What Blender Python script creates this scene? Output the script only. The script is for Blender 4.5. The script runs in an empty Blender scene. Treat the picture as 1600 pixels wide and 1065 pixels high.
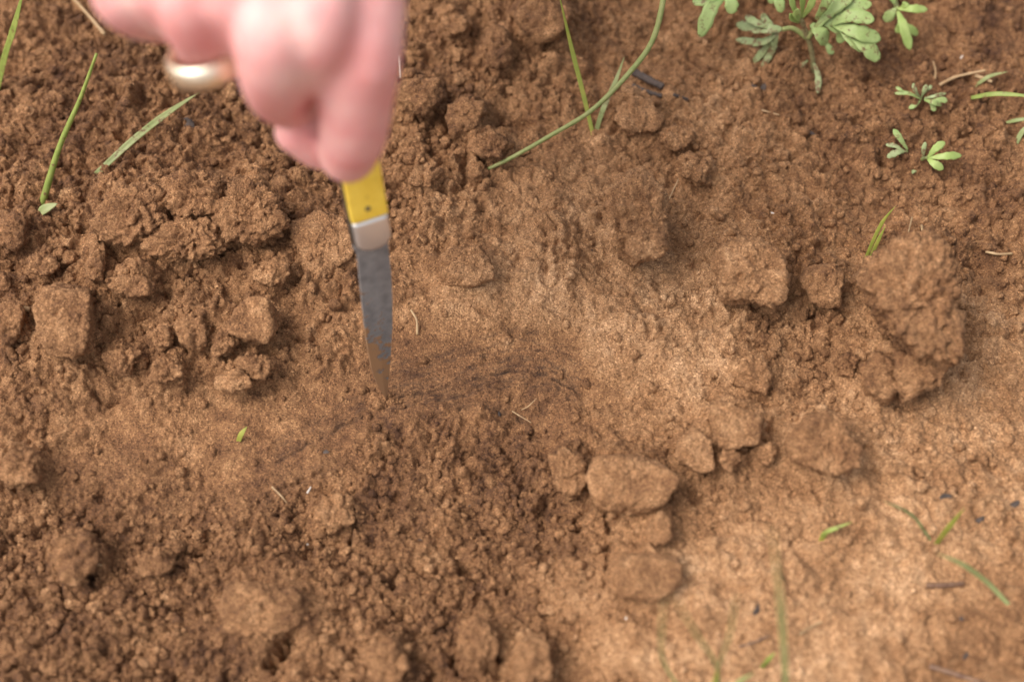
import bpy, bmesh, math, random
import numpy as np
from mathutils import Vector, Matrix

random.seed(7)
rng = np.random.default_rng(11)
SC = bpy.context.scene
COL = SC.collection

# ------------------------------------------------------------------ camera
FPX = 60.0 / 36.0 * 1600.0            # focal length in photo pixels
PITCH = math.radians(58)
DIST = 0.70
CF = np.array([0, math.cos(PITCH), -math.sin(PITCH)])
CR = np.array([1.0, 0, 0])
CU = np.array([0, math.sin(PITCH), math.cos(PITCH)])
CP = -CF * DIST
cam_d = bpy.data.cameras.new("camera")
cam_d.lens = 60; cam_d.sensor_width = 36
cam_d.clip_start = 0.01; cam_d.clip_end = 200
cam_d.dof.use_dof = True
cam_d.dof.focus_distance = 0.712
cam_d.dof.aperture_fstop = 4.2
cam_d.dof.aperture_blades = 9
cam = bpy.data.objects.new("camera", cam_d)
COL.objects.link(cam)
cam.location = CP
cam.rotation_euler = (math.pi / 2 - PITCH, 0, 0)
SC.camera = cam

# ------------------------------------------------------------------ sky, sun
SUN_EL, SUN_AZ = math.radians(58), math.radians(-104)   # azimuth from +Y towards +X
world = bpy.data.worlds.new("World"); SC.world = world
world.use_nodes = True
wn = world.node_tree
bg = wn.nodes["Background"]
sky = wn.nodes.new("ShaderNodeTexSky")
sky.sky_type = 'NISHITA'; sky.sun_disc = False
sky.sun_elevation = SUN_EL; sky.sun_rotation = SUN_AZ
sky.air_density = 1.0; sky.dust_density = 5.0; sky.ozone_density = 0.6
hs = wn.nodes.new("ShaderNodeHueSaturation"); hs.inputs['Saturation'].default_value = 0.35
wn.links.new(sky.outputs[0], hs.inputs['Color'])
wn.links.new(hs.outputs[0], bg.inputs['Color'])
bg.inputs['Strength'].default_value = 0.15
sd = bpy.data.lights.new("sun", 'SUN'); sd.energy = 1.15; sd.angle = math.radians(40)
sd.color = (1.0, 0.95, 0.89)
sun = bpy.data.objects.new("sun", sd); COL.objects.link(sun)
sdir = Vector((math.sin(SUN_AZ) * math.cos(SUN_EL), math.cos(SUN_AZ) * math.cos(SUN_EL), math.sin(SUN_EL)))
sun.rotation_euler = (-sdir).to_track_quat('-Z', 'Y').to_euler()
sun.location = sdir * 5
SC.view_settings.view_transform = 'Standard'
SC.view_settings.look = 'None'
SC.view_settings.gamma = 1
SC.view_settings.use_curve_mapping = False
SC.view_settings.exposure = 0.86
SC.render.engine = 'CYCLES'
SC.cycles.use_denoising = True
SC.cycles.max_bounces = 6

# ------------------------------------------------------------------ pixel <-> place
def ray(px, py):
    return CF + CR * ((px - 800.0) / FPX) + CU * ((532.5 - py) / FPX)
def D(px, py, d):                       # point at optical depth d
    return CP + ray(px, py) * d
def G(px, py, z=0.0):                   # point on the level z
    r = ray(px, py)
    return CP + r * ((z - CP[2]) / r[2])
def project(x, y, z):
    vx, vy, vz = x - CP[0], y - CP[1], z - CP[2]
    dep = vx * CF[0] + vy * CF[1] + vz * CF[2]
    u = vx
    v = vy * CU[1] + vz * CU[2]
    return 800 + u / dep * FPX, 532.5 - v / dep * FPX, dep

# ------------------------------------------------------------------ numpy noise
PERM = rng.permutation(4096)
def _h2(ix, iy):
    return PERM[(PERM[ix & 4095] + iy) & 4095]
GA = rng.random(4096) * 2 * np.pi
GX, GY = np.cos(GA), np.sin(GA)
def pn2(x, y):
    ix = np.floor(x).astype(np.int64); iy = np.floor(y).astype(np.int64)
    fx = x - ix; fy = y - iy
    u = fx * fx * fx * (fx * (fx * 6 - 15) + 10); v = fy * fy * fy * (fy * (fy * 6 - 15) + 10)
    def g(a, b):
        h = _h2(ix + a, iy + b)
        return GX[h] * (fx - a) + GY[h] * (fy - b)
    n0 = g(0, 0) * (1 - u) + g(1, 0) * u
    n1 = g(0, 1) * (1 - u) + g(1, 1) * u
    return (n0 * (1 - v) + n1 * v) * 1.5
_g3 = rng.normal(size=(4096, 3)); _g3 /= np.linalg.norm(_g3, axis=1)[:, None]
def pn3(p):
    i = np.floor(p).astype(np.int64); f = p - i
    w = f * f * f * (f * (f * 6 - 15) + 10)
    out = 0
    for a in (0, 1):
        for b in (0, 1):
            for c in (0, 1):
                h = PERM[(_h2(i[:, 0] + a, i[:, 1] + b) + i[:, 2] + c) & 4095]
                d = (_g3[h] * (f - np.array([a, b, c]))).sum(1)
                out = out + d * np.where(a, w[:, 0], 1 - w[:, 0]) * np.where(b, w[:, 1], 1 - w[:, 1]) * np.where(c, w[:, 2], 1 - w[:, 2])
    return out * 1.5

WJ = rng.random((4096, 3))
def worley(x, y):                       # distance to the nearest scattered point, and that point's own random number
    ix = np.floor(x).astype(np.int64); iy = np.floor(y).astype(np.int64)
    best = np.full(x.shape, 9.0); rid = np.zeros(x.shape)
    for a in (-1, 0, 1):
        for b in (-1, 0, 1):
            h = _h2(ix + a, iy + b)
            d = (ix + a + WJ[h, 0] - x) ** 2 + (iy + b + WJ[h, 1] - y) ** 2
            m = d < best; best[m] = d[m]; rid[m] = WJ[h[m], 2]
    return np.sqrt(best), rid
# ------------------------------------------------------------------ materials
def new_mat(name):
    m = bpy.data.materials.new(name); m.use_nodes = True
    return m, m.node_tree.nodes, m.node_tree.links, m.node_tree.nodes["Principled BSDF"]
def node(ns, t, **kw):
    n = ns.new(t)
    for k, v in kw.items(): setattr(n, k, v)
    return n
def ramp(ns, stops, interp='LINEAR'):
    r = ns.new("ShaderNodeValToRGB"); e = r.color_ramp.elements
    r.color_ramp.interpolation = interp
    while len(e) < len(stops): e.new(0.5)
    for el, (p, c) in zip(e, stops):
        el.position = p; el.color = (*c, 1)
    return r
def soil_material(name="soil"):
    m, ns, L, b = new_mat(name)
    geo = node(ns, "ShaderNodeNewGeometry")
    pos = geo.outputs['Position']
    def noise(scale, detail=2.0, rough=0.6):
        n = node(ns, "ShaderNodeTexNoise"); n.inputs['Scale'].default_value = scale
        n.inputs['Detail'].default_value = detail; n.inputs['Roughness'].default_value = rough
        L.new(pos, n.inputs['Vector']); return n.outputs['Fac']
    def math_(op, a, c=None, clamp=False):
        n = node(ns, "ShaderNodeMath", operation=op, use_clamp=clamp)
        for k, s in enumerate((a, c)):
            if s is None: continue
            if isinstance(s, (int, float)): n.inputs[k].default_value = s
            else: L.new(s, n.inputs[k])
        return n.outputs[0]
    at = node(ns, "ShaderNodeAttribute", attribute_name="dry").outputs['Fac']
    n1 = math_('MULTIPLY', math_('SUBTRACT', noise(38, 4), 0.5), 0.85)
    n2 = math_('ADD', math_('MULTIPLY', math_('SUBTRACT', noise(260, 4, 0.65), 0.5), 0.7), math_('MULTIPLY', math_('SUBTRACT', noise(105, 3, 0.6), 0.5), 0.7))
    n3 = math_('MULTIPLY', math_('SUBTRACT', noise(1500, 2), 0.5), 0.45)
    t = math_('ADD', math_('ADD', at, n1), math_('ADD', n2, n3), True)
    cr = ramp(ns, [(0.0, (0.062, 0.027, 0.013)), (0.28, (0.158, 0.075, 0.032)),
                   (0.52, (0.250, 0.127, 0.056)), (0.78, (0.357, 0.198, 0.096)), (1.0, (0.48, 0.290, 0.155))])
    L.new(t, cr.inputs[0])
    # single sand grains: brightness and tint differ from grain to grain
    vo = node(ns, "ShaderNodeTexVoronoi", feature='F1'); vo.inputs['Scale'].default_value = 1900
    L.new(pos, vo.inputs['Vector'])
    sep = node(ns, "ShaderNodeSeparateColor"); L.new(vo.outputs['Color'], sep.inputs[0])
    gr = ramp(ns, [(0.0, (0.42, 0.38, 0.37)), (0.14, (0.75, 0.72, 0.70)), (0.6, (1.0, 1.0, 1.0)), (0.88, (1.24, 1.26, 1.26)), (1.0, (1.70, 1.78, 1.85))])
    L.new(sep.outputs[0], gr.inputs[0])
    mx = node(ns, "ShaderNodeMix", data_type='RGBA', blend_type='MULTIPLY'); mx.inputs[0].default_value = 1
    L.new(cr.outputs[0], mx.inputs[6]); L.new(gr.outputs[0], mx.inputs[7])
    # faint red and grey patches of the soil itself
    rp = node(ns, "ShaderNodeMix", data_type='RGBA', blend_type='MULTIPLY')
    L.new(math_('MULTIPLY', noise(70, 3), 0.55), rp.inputs[0]); rp.inputs[7].default_value = (1.06, 0.93, 0.84, 1)
    L.new(mx.outputs[2], rp.inputs[6])
    # dark organic layers
    og = node(ns, "ShaderNodeAttribute", attribute_name="organic").outputs['Fac']
    mo = node(ns, "ShaderNodeMix", data_type='RGBA'); mo.inputs[7].default_value = (0.045, 0.028, 0.020, 1)
    L.new(math_('MULTIPLY', og, math_('MULTIPLY', noise(900, 3), 1.5, True), True), mo.inputs[0]); L.new(rp.outputs[2], mo.inputs[6])
    L.new(mo.outputs[2], b.inputs['Base Color'])
    b.inputs['Roughness'].default_value = 0.82
    b.inputs['Specular IOR Level'].default_value = 0.28
    bu = node(ns, "ShaderNodeBump"); bu.inputs['Strength'].default_value = 1.0; bu.inputs['Distance'].default_value = 0.0008
    hsum = math_('ADD', math_('MULTIPLY', vo.outputs['Distance'], -0.5), math_('MULTIPLY', noise(800, 4, 0.7), 1.0))
    L.new(hsum, bu.inputs['Height']); L.new(bu.outputs[0], b.inputs['Normal'])
    return m
SOIL = soil_material()

def plant_material(name, c1, c2, rough=0.5, spots=0.0, trans=0.25, scale=250):
    m, ns, L, b = new_mat(name)
    tc = node(ns, "ShaderNodeNewGeometry").outputs['Position']
    n = node(ns, "ShaderNodeTexNoise"); n.inputs['Scale'].default_value = scale; n.inputs['Detail'].default_value = 3
    L.new(tc, n.inputs['Vector'])
    cr = ramp(ns, [(0.3, c1), (0.7, c2)]); L.new(n.outputs[0], cr.inputs[0])
    out = cr.outputs[0]
    if spots:
        s = node(ns, "ShaderNodeTexNoise"); s.inputs['Scale'].default_value = 330; s.inputs['Detail'].default_value = 5; s.inputs['Roughness'].default_value = 0.7
        L.new(tc, s.inputs['Vector'])
        sr = ramp(ns, [(0.60 - spots * 0.12, (0, 0, 0)), (0.68 - spots * 0.08, (0.9, 0.9, 0.9))]); L.new(s.outputs[0], sr.inputs[0])
        mx = node(ns, "ShaderNodeMix", data_type='RGBA'); mx.inputs[7].default_value = (0.16, 0.075, 0.035, 1)
        L.new(sr.outputs[0], mx.inputs[0]); L.new(out, mx.inputs[6]); out = mx.outputs[2]
    L.new(out, b.inputs['Base Color'])
    b.inputs['Roughness'].default_value = rough
    b.inputs['Specular IOR Level'].default_value = 0.4
    if trans:
        tr = node(ns, "ShaderNodeBsdfTranslucent"); L.new(out, tr.inputs[0])
        ms = node(ns, "ShaderNodeMixShader"); ms.inputs[0].default_value = trans
        L.new(b.outputs[0], ms.inputs[1]); L.new(tr.outputs[0], ms.inputs[2])
        L.new(ms.outputs[0], ns["Material Output"].inputs[0])
    return m
M_GRASS = plant_material("grass_green", (0.20, 0.26, 0.05), (0.30, 0.34, 0.08), spots=.22)
M_GRASS_YEL = plant_material("grass_yellow_green", (0.25, 0.30, 0.05), (0.38, 0.36, 0.07))
M_STEM = plant_material("stem_green", (0.22, 0.26, 0.08), (0.32, 0.32, 0.12), scale=400)
M_DUSTY = plant_material("grass_dusty", (0.24, 0.28, 0.10), (0.34, 0.35, 0.15), spots=0.5)
M_LEAF = plant_material("leaf_green", (0.27, 0.36, 0.11), (0.36, 0.44, 0.165), spots=0.5)
M_LEAF_DIRTY = plant_material("leaf_soiled", (0.26, 0.32, 0.13), (0.34, 0.38, 0.18), spots=0.9)
M_LEAF_YOUNG = plant_material("leaf_young", (0.30, 0.40, 0.10), (0.40, 0.48, 0.16))
M_GRASS_PALE = plant_material('grass_pale', (0.34, 0.40, 0.14), (0.46, 0.50, 0.22))
M_STRAW = plant_material("straw", (0.30, 0.18, 0.085), (0.42, 0.28, 0.145), trans=0.1)
M_TWIG = plant_material("twig_brown", (0.10, 0.05, 0.03), (0.20, 0.11, 0.06), trans=0)
M_CHAR = plant_material("charcoal", (0.030, 0.022, 0.018), (0.085, 0.060, 0.048), rough=0.85, trans=0)
M_WHITE = plant_material("white_flake", (0.42, 0.36, 0.30), (0.62, 0.55, 0.48), trans=0)
M_ROOT = plant_material("root_fibre", (0.32, 0.20, 0.10), (0.48, 0.32, 0.17), trans=0.1)

# ------------------------------------------------------------------ object helpers
def link(name, mesh, mat=None, parent=None):
    o = bpy.data.objects.new(name, mesh); COL.objects.link(o)
    if mat is not None and not mesh.materials: mesh.materials.append(mat)
    if parent is not None: o.parent = parent
    return o
def mesh_np(name, v, faces, smooth=True):
    me = bpy.data.meshes.new(name)
    me.from_pydata([tuple(p) for p in v], [], [tuple(f) for f in faces])
    me.update()
    if smooth: me.polygons.foreach_set("use_smooth", [True] * len(me.polygons))
    return me
def set_attr(me, name, arr):
    a = me.attributes.new(name, 'FLOAT', 'POINT'); a.data.foreach_set("value", np.asarray(arr, dtype=np.float32))
def tag(o, label, cat, group=None):
    o["label"] = label; o["category"] = cat
    if group: o["group"] = group
    return o
def empty(name, loc):
    o = bpy.data.objects.new(name, None); COL.objects.link(o); o.location = loc
    o.empty_display_size = 0.01
    return o
def part(name, v, faces, mat, parent, smooth=True):
    off = np.array(parent.location)
    return link(name, mesh_np(name, np.asarray(v) - off, faces, smooth), mat, parent)

# ------------------------------------------------------------------ clods of the photo: outline px, depth mm, dryness, label
def box(x0, y0, x1, y1, k=7, jit=0.18):
    cx, cy, w, h = (x0 + x1) / 2, (y0 + y1) / 2, (x1 - x0) / 2, (y1 - y0) / 2
    a0 = random.random()
    return [(cx + w * math.cos(a0 + i * 6.283 / k) * random.uniform(1 - jit, 1.08), cy + h * math.sin(a0 + i * 6.283 / k) * random.uniform(1 - jit, 1.08)) for i in range(k)]

CLODS = []
def CL(*a, **k): CLODS.append((a, k))
CL([(684,412),(705,388),(752,390),(772,415),(766,438),(735,450),(700,446)], 14, .56, "flat hexagonal light brown soil clod with a white speck, beside the knife blade", 6, .55, .15, front=(0, .5))
CL([(978,268),(1002,266),(1030,300),(1036,350),(1022,402),(988,412),(966,380),(960,325)], 26, .56, "tall narrow upright soil clod with furrowed sides on the pale crust", 6, 1.1, .95, organic=.12)
CL([(1112,400),(1140,372),(1190,378),(1226,418),(1220,455),(1185,478),(1130,470)], 26, .54, "large rounded soil clod next to the tall narrow one on the crust", 6, .9, .5)
CL([(1252,440),(1272,415),(1305,412),(1318,438),(1308,470),(1270,478)], 18, .52, "rounded medium soil clod between the large round clod and the ragged slab", 5, .8, .3)
CL([(1342,428),(1375,388),(1420,372),(1462,385),(1480,440),(1490,520),(1470,575),(1425,560),(1380,505)], 34, .48, "large ragged upright slab of soil bristling with fine roots at its top", 6, 1.5, .95, organic=.12)
CL([(1385,545),(1470,555),(1494,560),(1488,578),(1450,600),(1440,628),(1400,620)], 24, .47, "broken lower lump of soil under the ragged root bristled slab", 5, 1.3, .4)
CL([(1345,572),(1372,548),(1402,575),(1400,615),(1375,632),(1348,612)], 20, .50, "egg shaped soil clod leaning at the foot of the ragged slab", 5, .8, .3)
CL(box(1302, 552, 1340, 590), 10, .5, "small knobbly soil clod left of the egg shaped clod", 5, 1, .3)
CL([(916,735),(930,712),(985,708),(1020,718),(1048,742),(1022,785),(985,800),(940,790)], 24, .50, "large smooth pale angular soil clod casting a dark gap beside the crumbly hollow", 6, .45, .26, front=(-.1, .35))
CL([(1108,640),(1125,626),(1188,655),(1180,690),(1122,694)], 18, .58, "angular smooth soil clod with a flat face, above the two little stub clods", 5, .55, .4)
CL([(1062,690),(1085,668),(1112,690),(1116,725),(1085,738),(1062,720)], 18, .55, "rounded soil clod touching the flat faced angular clod", 5, .6, .3)
CL(box(1120, 697, 1156, 735), 12, .54, "stub shaped small soil clod under the flat faced angular clod", 5, .7, .3)
CL(box(1180, 690, 1210, 726), 11, .50, "little stub soil clod beside the wide dull brown clod", 5, .7, .3)
CL([(1226,690),(1268,648),(1300,650),(1328,690),(1318,728),(1280,738),(1240,722)], 24, .47, "wide dull brown soil clod with a pointed top at the pale crust edge", 6, .7, .3)
CL([(968,870),(1020,862),(1056,872),(1054,905),(1020,930),(975,925)], 18, .50, "blocky soil clod with a dark crack round it, below the large smooth pale clod", 5, .5, .15)
CL(box(1008, 800, 1050, 850), 14, .50, "greyish soil clod just under the large smooth pale clod", 5, .5, .25)
CL([(150,345),(175,300),(225,283),(265,300),(268,350),(230,385),(175,380)], 24, .44, "broad lumpy soil clod at the stalk side of the heap top", 6, 1.3, .34, pw=6)
CL([(240,310),(275,275),(335,272),(360,300),(345,345),(285,352)], 24, .46, "rounded soil clod on the very top of the heap", 6, 1.2, .34, pw=6)
CL([(335,320),(360,285),(415,288),(455,330),(450,365),(395,385),(345,370)], 24, .41, "overhanging soil clod with a dark crack under it at the heap top", 6, 1.2, .36, pw=6)
CL([(230,385),(270,345),(340,350),(365,385),(330,405),(260,408)], 20, .45, "low crumbly soil clod filling the middle of the heap top", 6, 1.3, .30, pw=6)
CL([(62,470),(85,445),(140,455),(150,500),(146,545),(110,556),(75,530)], 26, .50, "blocky square soil clod with a dark scratch, in the heap by the straw", 6, .6, .35)
CL([(365,500),(385,472),(425,475),(435,510),(415,538),(378,530)], 20, .46, "smooth rounded soil clod at the front of the heap beside the blade", 5, .5, .35)
CL([(455,350),(500,330),(545,345),(556,400),(540,440),(480,430)], 16, .50, "flat slab of soil directly left of the knife bolster", 6, .7, .05)
for (b, dry, dep, lab) in [
    ((50,395,92,435), .45, 16, "small blocky soil clod above the square clod in the heap"),
    ((135,385,172,445), .50, 16, "upright oblong soil clod against the broad lumpy clod"),
    ((180,425,240,470), .52, 16, "light brown soil lump under the low crumbly clod"),
    ((400,405,455,450), .56, 16, "pale crumbly soil lump between the overhanging clod and the flat slab"),
    ((238,500,275,548), .54, 14, "pale pointed soil clod right of the square clod in the heap"),
    ((278,490,330,545), .52, 14, "pale wedge shaped soil clod in the lower row of the heap"),
    ((330,510,372,560), .50, 14, "lumpy soil clod touching the smooth rounded clod of the heap"),
    ((240,560,285,600), .52, 14, "soil clod resting where the heap meets the smoothed slope"),
    ((345,575,400,612), .54, 14, "split soil clod at the toe of the heap above the smoothed slope"),
    ((375,555,430,590), .50, 14, "dark cracked soil clod at the toe of the heap under the rounded clod"),
    ((165,540,225,580), .48, 12, "low crumbly soil clod in the gap beside the square clod"),
    ((0,470,45,540), .40, 16, "dark soil lump at the straw tip beside the heap"),
    ((0,335,50,395), .34, 20, "dark reddish soil lump at the foot of the green stalk"),
    ((752,45,806,112), .36, 22, "oval dark soil clod on the rough ground behind the hand"),
    ((690,22,735,62), .42, 16, "small angular soil clod near the oval dark clod"),
    ((805,0,895,62), .44, 24, "big overhanging soil clod by the top of the thin yellow grass blade"),
    ((622,118,690,190), .40, 20, "granular rounded soil clod right behind the pinching fingers"),
    ((700,150,760,215), .42, 18, "crumbly soil clod between the hand and the curved stem"),
    ((735,208,800,248), .44, 14, "oblong soil clod at the tip of the curved stem"),
    ((625,215,665,245), .44, 10, "small soil clod just right of the index finger"),
    ((640,258,690,300), .46, 12, "soil clod just right of the yellow handle"),
    ((962,150,1032,215), .56, 14, "crusty pale soil chunk beside the charred stick"),
    ((1028,195,1085,235), .52, 14, "ledge shaped crust chunk next to the crusty pale one"),
    ((1060,250,1110,290), .50, 12, "soil clod behind the tall narrow upright clod"),
    ((488,770,560,830), .45, 14, "flat rounded soil clod split by a crack in the hollow"),
    ((575,985,640,1065), .46, 22, "soil clod by the dark gaps at the bottom of the hollow"),
    ((720,965,772,1040), .44, 20, "upright soil clod between two dark gaps in the hollow"),
    ((800,990,865,1065), .58, 22, "pale soil clod at the crust side of the dark gaps"),
    ((330,905,490,1005), .48, 14, "broad smooth soil mound above the dark hole in the hollow"),
    ((220,855,275,905), .42, 16, "knobbly soil clod on the left floor of the hollow"),
    ((90,825,165,900), .40, 20, "large loose soil clod at the left end of the hollow"),
    ((10,700,70,760), .42, 18, "soil clod beside the dark cleft left of the smoothed slope"),
    ((860,700,915,780), .46, 18, "crumbly soil clod touching the large smooth pale clod"),
    ((1150,560,1210,610), .64, 12, "pale crust lump in front of the large rounded clod"),
    ((1260,0,1330,40), .38, 14, "dark soil lump behind the leafy plant"),
    ]:
    CL(box(*b), dep, dry, lab, 5, 1.0, .05 if 'hollow' in lab and 'crust' not in lab else .25)

# ------------------------------------------------------------------ ground
# photo px, py, height mm, roughness 0..1, dryness 0..1
CTRL = np.array([
 (0,0,0,.7,.35),(150,150,-2,.8,.27),(400,200,-3,.9,.24),(700,100,2,.9,.33),(850,30,4,.7,.36),(900,130,0,.5,.50),
 (1000,60,0,.55,.46),(1150,200,0,.55,.58),(1300,150,-1,.8,.36),(1500,100,0,.7,.33),(1550,50,0,.55,.30),(1600,250,0,.65,.36),
 (1550,400,0,.7,.38),(1250,330,-1,.65,.50),(1100,330,0,.55,.60),(860,380,1,.35,.70),(720,340,0,.5,.56),(650,250,-1,.75,.40),
 (850,488,2,.38,.92),(1000,520,1,.45,.90),(1060,540,1,.45,.88),(1080,560,0,.4,.74),(1200,540,0,.6,.58),(1330,400,-4,.6,.42),(1530,500,1,.5,.74),
 (1580,650,1,.3,.72),(1400,680,1,.35,.70),(1300,780,2,.3,.72),(1150,790,0,.45,.58),(1060,760,-6,.6,.42),(1450,850,4,.25,.74),
 (1580,1000,5,.3,.56),(1250,950,4,.25,.80),(1100,1000,2,.3,.78),(1000,1000,-2,.25,.72),(1110,880,0,.3,.78),(940,950,-6,.35,.62),
 (900,640,-7,.45,.50),(950,560,-3,.3,.58),(750,535,-6,.04,.36),(680,515,-4,.05,.38),(850,550,-6,.06,.36),(600,600,-11,.05,.35),(700,590,-10,.04,.34),(790,580,-10,.04,.34),(880,592,-9,.10,.36),(640,560,-8,.05,.36),(900,560,-5,.12,.42),
 (760,488,2,.30,.86),(700,470,1,.3,.70),(930,520,1,.35,.92),(690,632,-13,.10,.32),(780,624,-13,.10,.32),(850,622,-13,.15,.32),(600,645,-13,.08,.36),(540,668,-14,.08,.37),(450,700,-13,.12,.42),
 (500,630,-12,.08,.45),(350,680,-12,.08,.46),(200,690,-11,.14,.45),(80,680,-9,.4,.44),(30,620,-5,.4,.46),(300,760,-16,.4,.45),
 (600,720,-18,.75,.33),(680,685,-18,.55,.33),(790,672,-18,.6,.32),(750,720,-18,.85,.31),(850,780,-18,.9,.40),(500,830,-20,.95,.37),(300,880,-19,.95,.36),(100,850,-17,.85,.34),
 (50,1000,-17,.8,.30),(300,1030,-18,.7,.38),(600,950,-19,.9,.40),(750,900,-18,.85,.42),(850,1000,-14,.6,.50),(430,950,-15,.3,.46),
 (250,560,-2,.7,.44),(400,560,-5,.7,.44),(500,540,-6,.5,.50),(520,450,-2,.5,.48),(350,450,3,.6,.44),(200,400,6,.6,.46),(350,340,6,.5,.42),
 (100,380,3,.8,.36),(30,450,2,.7,.36),(60,550,0,.6,.40),(500,300,0,.7,.32),(620,430,-2,.6,.44)], dtype=float)
CGX = np.arange(-400, 2001, 20.0); CGY = np.arange(-400, 1501, 20.0)
_gx, _gy = np.meshgrid(CGX, CGY)
_w = 1.0 / (((_gx[..., None] - CTRL[:, 0]) ** 2 + (_gy[..., None] - CTRL[:, 1]) ** 2) + 45.0 ** 2) ** 2
_w /= _w.sum(-1, keepdims=True)
CMAP = np.stack([(_w * CTRL[:, k]).sum(-1) for k in (2, 3, 4)], -1)
def cmap(px, py):
    fx = np.clip((px - CGX[0]) / 20.0, 0, len(CGX) - 1.001); fy = np.clip((py - CGY[0]) / 20.0, 0, len(CGY) - 1.001)
    ix = fx.astype(int); iy = fy.astype(int); a = (fx - ix)[..., None]; c = (fy - iy)[..., None]
    return (CMAP[iy, ix] * (1 - a) + CMAP[iy, ix + 1] * a) * (1 - c) + (CMAP[iy + 1, ix] * (1 - a) + CMAP[iy + 1, ix + 1] * a) * c

STEP = 0.00058
X0, X1, Y0, Y1 = -0.262, 0.262, -0.178, 0.268
fx_ = np.arange(X0, X1, STEP); fy_ = np.arange(Y0, Y1, STEP)
def grow(start, sgn):
    out = []; s = STEP; p = start
    while abs(p - start) < 60:
        s *= 1.04 if len(out) < 45 else 1.45; p += sgn * s; out.append(p)
    return out
gxs = np.concatenate([grow(fx_[0], -1)[::-1], fx_, grow(fx_[-1], 1)])
gys = np.concatenate([grow(fy_[0], -1)[::-1], fy_, grow(fy_[-1], 1)])
ox = len(grow(fx_[0], -1)); oy = len(grow(fy_[0], -1)); nfx, nfy = len(fx_), len(fy_)
X, Y = np.meshgrid(gxs, gys)
Z = np.zeros_like(X)
PX = np.zeros_like(X); PY = np.zeros_like(X)
near = (np.abs(X) < 0.6) & (np.abs(Y) < 0.6)
for it in range(4):
    u, v, dep = project(X, Y, np.where(near, Z, 0))
    ok = near & (dep > 0.1)
    u = np.where(ok, np.clip(u, -390, 1990), np.where(X < 0, -380, 1980)); v = np.where(ok, np.clip(v, -390, 1490), np.where(Y > 0, -380, 1480))
    C = cmap(u, v)
    Z = C[..., 0] * 0.001
PX, PY = u, v
ROUGH = C[..., 1]; DRY = C[..., 2] - 0.10 * np.clip((.22 - ROUGH) / .12, 0, 1) - .10 * np.clip((PY - 700) / 60, 0, 1) * np.clip((1000 - PX) / 120, 0, 1) + 0.03 * np.clip((900 - PX) / 200, 0, 1)
edge = np.clip(np.minimum(np.minimum(X - X0, X1 - X), np.minimum(Y - Y0, Y1 - Y)) / 0.02 + 3.5, 0, 1)   # fine relief ends where the fine grid ends
RB = 0.25 + 0.75 * ROUGH
wx = X + 0.004 * pn2(X * 90 + 5, Y * 90); wy = Y + 0.004 * pn2(X * 90 + 50, Y * 90 + 9)
Z = Z + 0.0035 * pn2(X * 28, Y * 28) * RB + 0.0022 * pn2(wx * 75 + 7, wy * 75) * RB * edge
Z = np.where(near, Z, 0.02 * pn2(X * 0.8, Y * 0.8) + Z * 0.3)
n3 = pn2(wx * 210, wy * 210)
Z = Z + edge * (0.0011 * n3 * ROUGH)
# crumb structure: rounded aggregates with creases between them, at four sizes
bil = lambda f, o: np.abs(pn2(wx * f + o + 0.35 * pn2(X * f * 1.7, Y * f * 1.7 + o), wy * f + o * 2 + 0.35 * pn2(X * f * 1.7 + 9, Y * f * 1.7)))
for a_, k_ in CLODS:                    # loose soil banked up against every clod
    q = np.array(a_[0], float); c_ = q.mean(0); hw_, hh_ = np.ptp(q[:, 0]) / 2, np.ptp(q[:, 1]) / 2
    e_ = np.hypot((PX - c_[0] + 5 * n3) / (hw_ * 1.12 + 6), (PY - c_[1] - hh_ * .22) / (hh_ * 1.05 + 6))
    Z = Z + edge * 0.001 * min(a_[1], 18) * 0.32 * np.clip(1.25 - e_, 0, .6) / .6
patch = np.clip(0.75 + 1.1 * pn2(X * 22 + 4, Y * 22), 0.2, 1.5)
p2 = np.clip(0.75 + 1.5 * pn2(X * 55 + 14, Y * 55), 0.1, 1.5); p3 = np.clip(0.8 + 1.4 * pn2(X * 80 + 1, Y * 80 + 31), 0.15, 1.5)
RQ = np.clip((ROUGH - .07) / .9, 0, 1) ** 0.72
fine = np.clip((PY - 700) / 60, 0, 1) * np.clip((1000 - PX) / 120, 0, 1)       # the hollow's floor is finer and more porous
Z = Z + edge * RQ * ((1 - .5 * fine) * patch * (0.0100 * bil(62, 3) + 0.0060 * bil(135, 11)) + p2 * 0.0015 * bil(290, 23) + p3 * 0.0009 * bil(640, 5))
CRT = np.zeros_like(Z)
for fq, am, msk in ((105, .0050, (1 - .6 * fine) * np.clip(1.6 * pn2(X * 30 + 71, Y * 30) + .15, 0, 1)), (230, .0026, (1 - .55 * fine) * np.clip(1.8 * pn2(X * 60 + 7, Y * 60) + .45, 0, 1)), (470, .0014, np.clip(1.8 * pn2(X * 90 + 3, Y * 90) + .6, 0, 1)), (760, .0010, .25 + .75 * fine)):
    jx = X + (.30 * pn2(X * fq * 1.6, Y * fq * 1.6) + .16 * pn2(X * fq * 4, Y * fq * 4)) / fq; jy = Y + (.30 * pn2(X * fq * 1.6 + 31, Y * fq * 1.6) + .16 * pn2(X * fq * 4 + 17, Y * fq * 4)) / fq
    wd, wr = worley(jx * fq, jy * fq)
    dome = np.sqrt(np.clip(1 - (wd / (.50 + .3 * wr)) ** 2, 0, 1))
    Z = Z + edge * RQ * msk * am * (1 - .25 * fine) * (dome * (.35 + .9 * wr) + .25 * wr - .45)
    CRT += msk * RQ * (wr - .5) * .16 * (dome > .25)
DRY = DRY + CRT
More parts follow.
